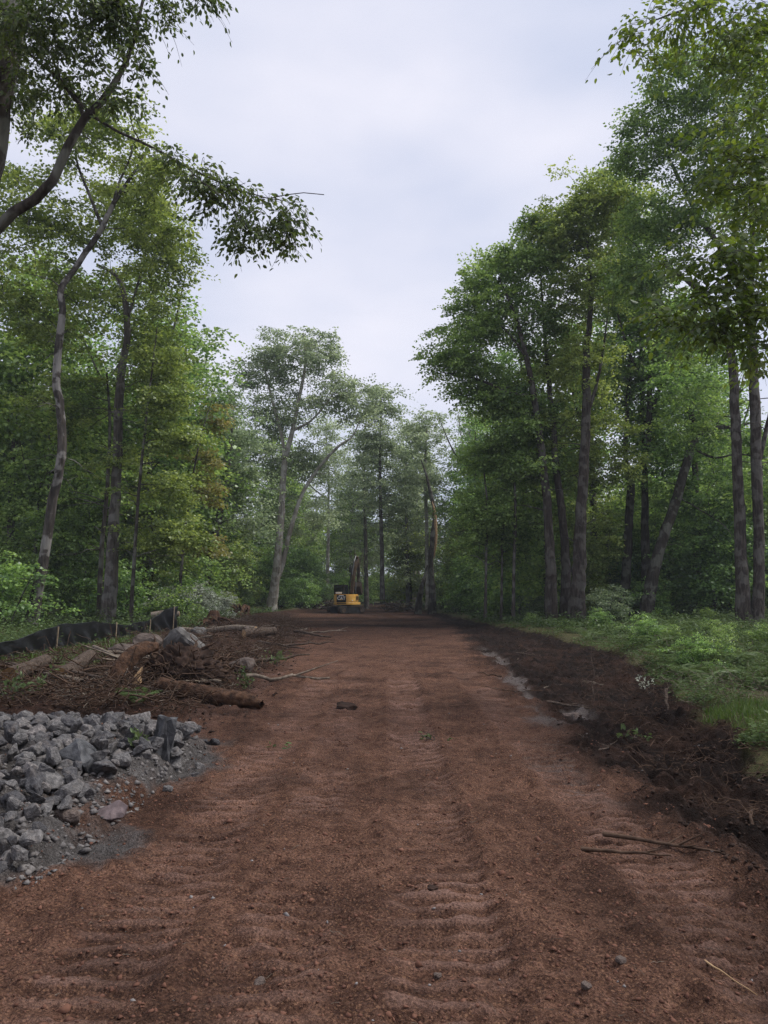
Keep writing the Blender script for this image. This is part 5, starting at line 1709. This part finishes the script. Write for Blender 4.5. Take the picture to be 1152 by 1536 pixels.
def leafy_plant(label, x, y, h, seed, leaf=.07, n=5, mat='herb', name='young_plant', flatten=1.0):
    rs = np.random.default_rng(seed)
    b = np.array((x, y, float(gz_at(x, y))))
    root = empty(name, b)
    P_, A_ = [], []
    for k in range(n):
        a = rs.uniform(0, 6.28); e = rs.uniform(.5, 1.3) * flatten
        dv = np.array((math.cos(a) * math.cos(e), math.sin(a) * math.cos(e), math.sin(e) + .02))
        ln = h * rs.uniform(.6, 1.1); tt = np.linspace(0, 1, 6)[:, None]
        q = dv * tt * ln + np.cumsum(rs.normal(0, .012, (6, 3)), 0)
        m = Mesh(); m.tube(q, np.linspace(.006, .002, 6), 4); m.build('stem', M['bark_grey'], root)
        for j in range(9):
            u = rs.uniform(.3, 1); P_.append(dv * u * ln + rs.normal(0, .02, 3)); A_.append(rs.normal(0, .6, 3) + dv * .5)
    P_, A_ = np.array(P_), np.array(A_)
    nm = rs.normal(0, .4, P_.shape); nm[:, 2] += 1
    LL = leaf * rs.uniform(.7, 1.3, len(P_))
    v, f = leaf_ovate(P_, A_, nm, LL, LL * .5)
    tag(link('leaf', mesh_np('leaf', v, f, False, {'tint': np.clip(rs.normal(.7, .15, len(f)), 0, 1)}), M[mat], root), kind='stuff')
    return tag(root, label, 'plant')


leafy_plant('pale leafy shoot growing at the foot of the upright slab', *gp(222, 1150), .22, 951, .08)
leafy_plant('leafy weeds growing in front of the sawn logs', *gp(50, 1050), .5, 952, .09, 8)
leafy_plant('leafy weed at the left border beside the stone heap', *gp(20, 1062), .45, 953, .09, 6)
leafy_plant('small weed growing beside the rotten log', *gp(378, 1030), .4, 954, .07, 7)
leafy_plant('weed tuft in the debris right of the boulders', *gp(418, 1000), .45, 955, .08, 7)
leafy_plant('torn leafy sprig lying flat on the red dirt at left', *gp(425, 1110), .22, 956, .06, 4, flatten=.12, name='leafy_sprig')
leafy_plant('torn leafy sprig lying flat on the red dirt at centre', *gp(650, 1102), .2, 957, .05, 4, flatten=.12, name='leafy_sprig')
leafy_plant('trailing green sprig on the torn soil at the right verge', *gp(952, 1090), .4, 958, .08, 4, flatten=.2, name='leafy_sprig')
leafy_plant('white flowering plant on the right verge', *gp(965, 1035), .28, 959, .05, 5, mat='leaf_silver', name='flowering_plant')
clod_me = stone_mesh('earth_clod', 960, .34, .3, .2, n=22, bevel=.03); clod_me.materials.append(M['clod_dark'])
x, y = gp(520, 1058); o = link('earth_clod', clod_me, None, None, (x, y, float(gz_at(x, y)) + .05)); tag(o, 'dark clump of earth and roots alone on the red dirt', 'clod')
x, y = gp(645, 1306); o = link('earth_clod', clod_me, None, None, (x, y, float(gz_at(x, y)) + .01)); o.scale = (.2, .2, .25); tag(o, 'black fist sized clod in the centre tread marks', 'clod')

# ------------------------------------------------------------------ excavator
M['cat_yellow'] = simple_material('machine_yellow', (0.60, 0.33, 0.07), (0.78, 0.46, 0.11), 2.5, 0.45, 0.05)
M['boom_mud'] = simple_material('muddy_yellow', (0.026, 0.021, 0.017), (0.10, 0.064, 0.034), 3, 0.75, 0.2)
M['machine_black'] = simple_material('machine_black', (0.010, 0.010, 0.011), (0.03, 0.03, 0.03), 4, 0.5, 0.05)
M['track_steel'] = simple_material('track_steel', (0.035, 0.026, 0.02), (0.10, 0.075, 0.058), 8, 0.7, 0.4)
M['white_decal'] = simple_material('white_decal', (0.72, 0.72, 0.72), (0.82, 0.82, 0.82), 3, 0.5, 0)
M['yellow_decal'] = simple_material('yellow_decal', (0.75, 0.45, 0.02), (0.85, 0.52, 0.03), 3, 0.5, 0)
M['steel_rod'] = simple_material('steel_rod', (0.10, 0.10, 0.10), (0.2, 0.2, 0.2), 3, 0.45, 0, metallic=0.6)


def glass_material():
    m, n, l = new_mat('cab_glass')
    out = N(n, 'ShaderNodeOutputMaterial'); b = N(n, 'ShaderNodeBsdfPrincipled')
    b.inputs['Base Color'].default_value = (0.012, 0.016, 0.018, 1)
    b.inputs['Roughness'].default_value = 0.08
    b.inputs['Specular IOR Level'].default_value = 0.6
    nz = N(n, 'ShaderNodeTexNoise'); nz.inputs['Scale'].default_value = 1.5
    bp = N(n, 'ShaderNodeBump'); bp.inputs['Strength'].default_value = 0.03
    l.new(nz.outputs['Fac'], bp.inputs['Height']); l.new(bp.outputs['Normal'], b.inputs['Normal'])
    l.new(b.outputs[0], out.inputs['Surface'])
    return m


M['glass'] = glass_material()


def box(name, c, s, mat, parent, bevel=0.03, rot=(0, 0, 0), seg=2):
    bm = bmesh.new(); bmesh.ops.create_cube(bm, size=1)
    bmesh.ops.scale(bm, vec=s, verts=bm.verts)
    if bevel: bmesh.ops.bevel(bm, geom=list(bm.edges), offset=bevel, segments=seg, affect='EDGES')
    o = bm_link(name, bm, M[mat], parent, False, c); o.rotation_euler = rot
    return o


def prism(name, prof, x0, x1, mat, parent, bevel=0.02):
    """Side profile (y, z) extruded from x0 to x1."""
    bm = bmesh.new()
    fa = bm.faces.new([bm.verts.new((x0, y, z)) for y, z in prof])
    r = bmesh.ops.extrude_face_region(bm, geom=[fa])
    bmesh.ops.translate(bm, vec=(x1 - x0, 0, 0), verts=[g for g in r['geom'] if isinstance(g, bmesh.types.BMVert)])
    bmesh.ops.recalc_face_normals(bm, faces=bm.faces)
    if bevel: bmesh.ops.bevel(bm, geom=list(bm.edges), offset=bevel, segments=2, affect='EDGES', clamp_overlap=True)
    return bm_link(name, bm, M[mat], parent)


def text_part(s, size, loc, rot, mat, parent, name='lettering'):
    cu = bpy.data.curves.new(name, 'FONT'); cu.body = s; cu.size = size; cu.align_x = 'CENTER'; cu.align_y = 'CENTER'; cu.extrude = 0.004
    cu.offset = 0.012
    tmp = bpy.data.objects.new('tmp', cu); COL.objects.link(tmp)
    dg = bpy.context.evaluated_depsgraph_get()
    me = bpy.data.meshes.new_from_object(tmp.evaluated_get(dg))
    bpy.data.objects.remove(tmp)
    me.name = name; me.materials.clear(); me.materials.append(M[mat])
    o = link(name, me, None, parent, loc); o.rotation_euler = rot
    return o


EXD = 72.0
exq = P(519, 918, EXD)
ex = empty('excavator', (exq[0], EXD, float(H(exq[0], EXD))), R(-16))
# undercarriage points 22 degrees further round than the house
for sx in (-1, 1):
    tr = empty('track', (0, 0, 0)); tr.parent = ex; tr.rotation_euler = (0, 0, R(-38))
    prof = []
    for a in np.linspace(math.pi / 2, 3 * math.pi / 2, 9): prof.append((-1.05 + .30 * math.cos(a), .33 + .30 * math.sin(a)))
    for a in np.linspace(-math.pi / 2, math.pi / 2, 9): prof.append((1.05 + .30 * math.cos(a), .33 + .30 * math.sin(a)))
    x0 = sx * .92 - .21; x1 = sx * .92 + .21
    prism('track_belt', prof, x0, x1, 'machine_black', tr, .01)
    pr = np.array(prof + [prof[0]]); sl = np.concatenate([[0], np.cumsum(np.linalg.norm(np.diff(pr, axis=0), axis=1))])
    shoe_me = None
    for k in range(34):
        u = k / 34 * sl[-1]
        y = np.interp(u, sl, pr[:, 0]); z = np.interp(u, sl, pr[:, 1])
        y2 = np.interp((u + .02) % sl[-1], sl, pr[:, 0]); z2 = np.interp((u + .02) % sl[-1], sl, pr[:, 1])
        ang = math.atan2(z2 - z, y2 - y)
        if shoe_me is None:
            so = box('track_shoe', (0, 0, 0), (.46, .15, .05), 'track_steel', tr, .008, seg=1); shoe_me = so.data
        else:
            so = link('track_shoe', shoe_me, None, tr)
        so.location = (sx * .92, y, z); so.rotation_euler = (ang, 0, 0)
    for yk in (-1.0, 1.0):
        bm = bmesh.new(); bmesh.ops.create_cone(bm, segments=16, radius1=.24, radius2=.24, depth=.06, cap_ends=True)
        w_ = bm_link('sprocket', bm, M['track_steel'], tr, False, (sx * 1.15, yk, .33)); w_.rotation_euler = (0, R(90), 0)
uc = box('undercarriage', (0, 0, .50), (1.3, 1.2, .32), 'machine_black', ex, .05, (0, 0, R(-38)))
bm = bmesh.new(); bmesh.ops.create_cone(bm, segments=24, radius1=.5, radius2=.46, depth=.16, cap_ends=True)
bm_link('slew_ring', bm, M['machine_black'], ex, False, (0, 0, .72))
# house: profile with rounded tail
bm = bmesh.new()
ring = []
for a in np.linspace(math.pi * 1.16, math.pi * 1.84, 15): ring.append((1.12 * math.cos(a) * 1.02, 1.28 * math.sin(a)))
ring = ring + [(1.10, .95), (-1.10, .95)]
fa = bm.faces.new([bm.verts.new((x, y, .80)) for x, y in ring])
r = bmesh.ops.extrude_face_region(bm, geom=[fa]); bmesh.ops.translate(bm, vec=(0, 0, .22), verts=[g for g in r['geom'] if isinstance(g, bmesh.types.BMVert)])
bmesh.ops.recalc_face_normals(bm, faces=bm.faces); bmesh.ops.bevel(bm, geom=list(bm.edges), offset=.025, segments=1, affect='EDGES', clamp_overlap=True)
bm_link('platform', bm, M['cat_yellow'], ex)
bm = bmesh.new()
ring2 = [(x * .985, y * .985) for x, y in ring[:15]] + [(1.07, .55), (-.05, .55), (-.05, -.28), (-1.07, -.28)]
fa = bm.faces.new([bm.verts.new((x, y, 1.03)) for x, y in ring2])
r = bmesh.ops.extrude_face_region(bm, geom=[fa]); bmesh.ops.translate(bm, vec=(0, 0, .72), verts=[g for g in r['geom'] if isinstance(g, bmesh.types.BMVert)])
bmesh.ops.recalc_face_normals(bm, faces=bm.faces); bmesh.ops.bevel(bm, geom=list(bm.edges), offset=.06, segments=2, affect='EDGES', clamp_overlap=True)
hood = bm_link('engine_cover', bm, M['cat_yellow'], ex)
# louvres on the right side and seams
for k in range(6):
    box('louvre', (1.075, .10 - .0, 1.28 + k * .065), (.03, .42, .035), 'machine_black', hood, .005, seg=1)
box('side_door_seam', (1.068, -.30, 1.38), (.02, .02, .58), 'machine_black', hood, 0)
box('side_door_seam', (1.068, .42, 1.38), (.02, .02, .58), 'machine_black', hood, 0)
box('tail_lamp', (.90, -.84, 1.20), (.05, .08, .09), 'white_decal', hood, .01, (0, 0, R(-40)))
# black plate with the white mark on the tail
pl_ = box('tail_plate', (-.02, -1.268, 1.36), (.92, .05, .70), 'machine_black', ex, .02)
text_part('CAT', .40, (-.02, -1.302, 1.38), (R(90), 0, 0), 'white_decal', pl_).location = (0, -.030, .02)
bm = bmesh.new(); bm.faces.new([bm.verts.new(q) for q in ((-.10, 0, 0), (.10, 0, 0), (0, 0, .11))])
r = bmesh.ops.extrude_face_region(bm, geom=list(bm.faces)); bmesh.ops.translate(bm, vec=(0, .006, 0), verts=[g for g in r['geom'] if isinstance(g, bmesh.types.BMVert)])
bm_link('triangle_mark', bm, M['yellow_decal'], pl_, False, (0, -.040, -.125))
box('white_label', (0, -.030, .28), (.46, .012, .09), 'white_decal', pl_, 0)
box('tail_stripe', (0, -1.30, .915), (.9, .02, .07), 'machine_black', ex, 0)
# cab at the left
cab = empty('cab', (-.62, .35, 1.03)); cab.parent = ex
for (x, y) in ((-.44, -.58), (.44, -.58), (-.44, .62), (.44, .62)):
    box('cab_post', (x, y, .76), (.09, .09, 1.52), 'machine_black', cab, .02)
box('cab_roof', (0, .02, 1.54), (1.04, 1.36, .12), 'machine_black', cab, .05)
box('cab_floor', (0, .02, .06), (1.0, 1.3, .12), 'machine_black', cab, .02)
box('cab_lower_panel', (0, -.60, .34), (.86, .05, .52), 'machine_black', cab, .01)
box('cab_lower_panel', (.45, .02, .34), (.04, 1.14, .52), 'machine_black', cab, .01)
box('cab_lower_panel', (-.45, .02, .34), (.04, 1.14, .52), 'cat_yellow', cab, .01)
box('rear_window', (0, -.60, 1.06), (.80, .02, .86), 'glass', cab, .004, seg=1)
box('side_window', (.45, .02, 1.06), (.02, 1.10, .86), 'glass', cab, .004, seg=1)
box('side_window', (-.45, .02, 1.06), (.02, 1.10, .86), 'glass', cab, .004, seg=1)
box('front_window', (0, .63, .92), (.80, .02, 1.1), 'glass', cab, .004, seg=1)
box('window_label', (0, -.622, .86), (.62, .012, .15), 'white_decal', cab, 0)
box('seat', (0, -.1, .55), (.5, .2, .9), 'machine_black', cab, .08)
# boom, stick, bucket
bx_ = .28
def arm(name, pts, w, mat, parent, x=bx_):
    """Box-section arm along (y, z, depth) points."""
    q = np.array(pts, float)
    tg = unit(np.gradient(q[:, :2], axis=0)); nm = np.stack([-tg[:, 1], tg[:, 0]], -1)
    up = [(a[0] + n_[0] * a[2] / 2, a[1] + n_[1] * a[2] / 2) for a, n_ in zip(q, nm)]
    dn = [(a[0] - n_[0] * a[2] / 2, a[1] - n_[1] * a[2] / 2) for a, n_ in zip(q, nm)]
    return prism(name, up + dn[::-1], x - w / 2, x + w / 2, mat, parent, .02)
arm('boom', [(.75, 1.15, .26), (.95, 2.2, .34), (1.25, 3.3, .40), (1.75, 4.3, .36), (2.35, 4.95, .26), (2.6, 5.15, .2)], .30, 'boom_mud', ex)
arm('stick', [(2.35, 5.35, .22), (2.6, 5.0, .28), (2.75, 4.2, .24), (2.85, 3.3, .2), (2.9, 2.8, .16)], .22, 'boom_mud', ex)
arm('bucket', [(2.70, 2.9, .2), (2.60, 2.5, .55), (2.75, 2.1, .62), (3.05, 1.85, .4)], .75, 'track_steel', ex)
def rod(name, a, b, r, mat, parent):
    m = Mesh(); m.tube(np.array([a, (np.array(a) + np.array(b)) / 2, b]), np.full(3, r), 10); return m.build(name, M[mat], parent)
for sx in (-.24, .24):
    rod('hydraulic_cylinder', (bx_ + sx, 1.05, 1.0), (bx_ + sx, 1.25, 2.1), .075, 'machine_black', ex)
    rod('hydraulic_rod', (bx_ + sx, 1.25, 2.1), (bx_ + sx, 1.45, 3.2), .04, 'steel_rod', ex)
rod('hydraulic_cylinder', (bx_ - .1, 1.1, 3.6), (bx_ - .1, 1.75, 4.85), .08, 'machine_black', ex)
rod('hydraulic_rod', (bx_ - .1, 1.75, 4.85), (bx_ - .1, 2.3, 5.4), .045, 'steel_rod', ex)
for k in range(3):
    t = np.linspace(0, 1, 10)[:, None]
    q = np.hstack([np.full((10, 1), bx_ - .22 - .03 * k), .75 + 1.3 * t, 1.4 + 3.3 * t ** .9]) + np.hstack([-.10 * np.sin(t * 3.1), np.zeros((10, 1)), np.zeros((10, 1))])
    m = Mesh(); m.tube(q, np.full(10, .028), 5); m.build('hydraulic_hose', M['machine_black'], ex)
tag(ex, 'yellow tracked excavator seen from behind at the far end of the track', 'excavator')
# branch held up by the machine's arm
q0 = np.array(ex.matrix_world @ Vector((0, 0, 0))) if False else np.array(ex.location)
ca, sa = math.cos(R(-16)), math.sin(R(-16))
def exw(x, y, z): return np.array((q0[0] + x * ca - y * sa, q0[1] + x * sa + y * ca, q0[2] + z))
hb = exw(bx_ + .1, 2.9, 2.2)
hroot = empty('uprooted_branch', hb)
for i, (dx, dz, r_) in enumerate([(-.35, 4.3, .10), (.25, 3.9, .08), (.75, 4.6, .05), (-.9, 3.4, .05)]):
    t = np.linspace(0, 1, 8)[:, None]
    q = np.hstack([dx * t ** 1.4, .2 * t, dz * t]) + np.vstack([np.zeros((1, 3)), np.cumsum(np.random.default_rng(40 + i).normal(0, .07, (7, 3)), 0)])
    m = Mesh(); m.tube(q, np.linspace(r_, r_ * .3, 8), 6); m.build('limb', M['dead_wood'], hroot)
tag(hroot, 'pale bare branches held upright by the excavator arm', 'branch')

# brush heaps beyond the machine
for i, (x, y, w, h, lbl) in enumerate([(1.2, 84, 2.2, 1.0, 'brush heap on the track right of the excavator'), (-6.3, 80, 1.8, .8, 'brush heap behind the excavator')]):
    rs = np.random.default_rng(970 + i)
    root = empty('brush_heap', (x, y, float(H(x, y))))
    for k in range(60):
        a = rs.uniform(0, 6.28); L = rs.uniform(.8, 2.4)
        c = np.array((rs.normal(0, w * .4), rs.normal(0, w * .35), rs.uniform(.05, h)))
        t = np.linspace(-.5, .5, 6)[:, None]
        dv = np.array((math.cos(a), math.sin(a), rs.normal(0, .3)))
        q = c + dv * t * L + rs.normal(0, .06, (6, 3)); q[:, 2] = np.maximum(q[:, 2], .0)
        m = Mesh(); m.tube(q, np.linspace(.06, .02, 6), 5); m.build('branch', M['dead_wood' if k % 3 else 'root_wood'], root)
    tag(root, lbl, 'brush heap')

# ------------------------------------------------------------------ haze
HB = (-130, 130, -45, 165, -1.6, 34)
bm = bmesh.new(); bmesh.ops.create_cube(bm, size=1)
bmesh.ops.scale(bm, vec=(HB[1] - HB[0], HB[3] - HB[2], HB[5] - HB[4]), verts=bm.verts)
bmesh.ops.translate(bm, vec=((HB[0] + HB[1]) / 2, (HB[2] + HB[3]) / 2, (HB[4] + HB[5]) / 2), verts=bm.verts)
hm, hn, hl = new_mat('haze')
ho = N(hn, 'ShaderNodeOutputMaterial'); hv = N(hn, 'ShaderNodeVolumePrincipled')
hv.inputs['Color'].default_value = (0.80, 0.88, 1.0, 1)
hv.inputs['Density'].default_value = 0.00042
hv.inputs['Anisotropy'].default_value = 0.0
hl.new(hv.outputs['Volume'], ho.inputs['Volume'])
haze = bm_link('haze', bm, hm)
tag(haze, 'thin smoky haze hanging in the clearing and the woods', 'haze', kind='stuff')
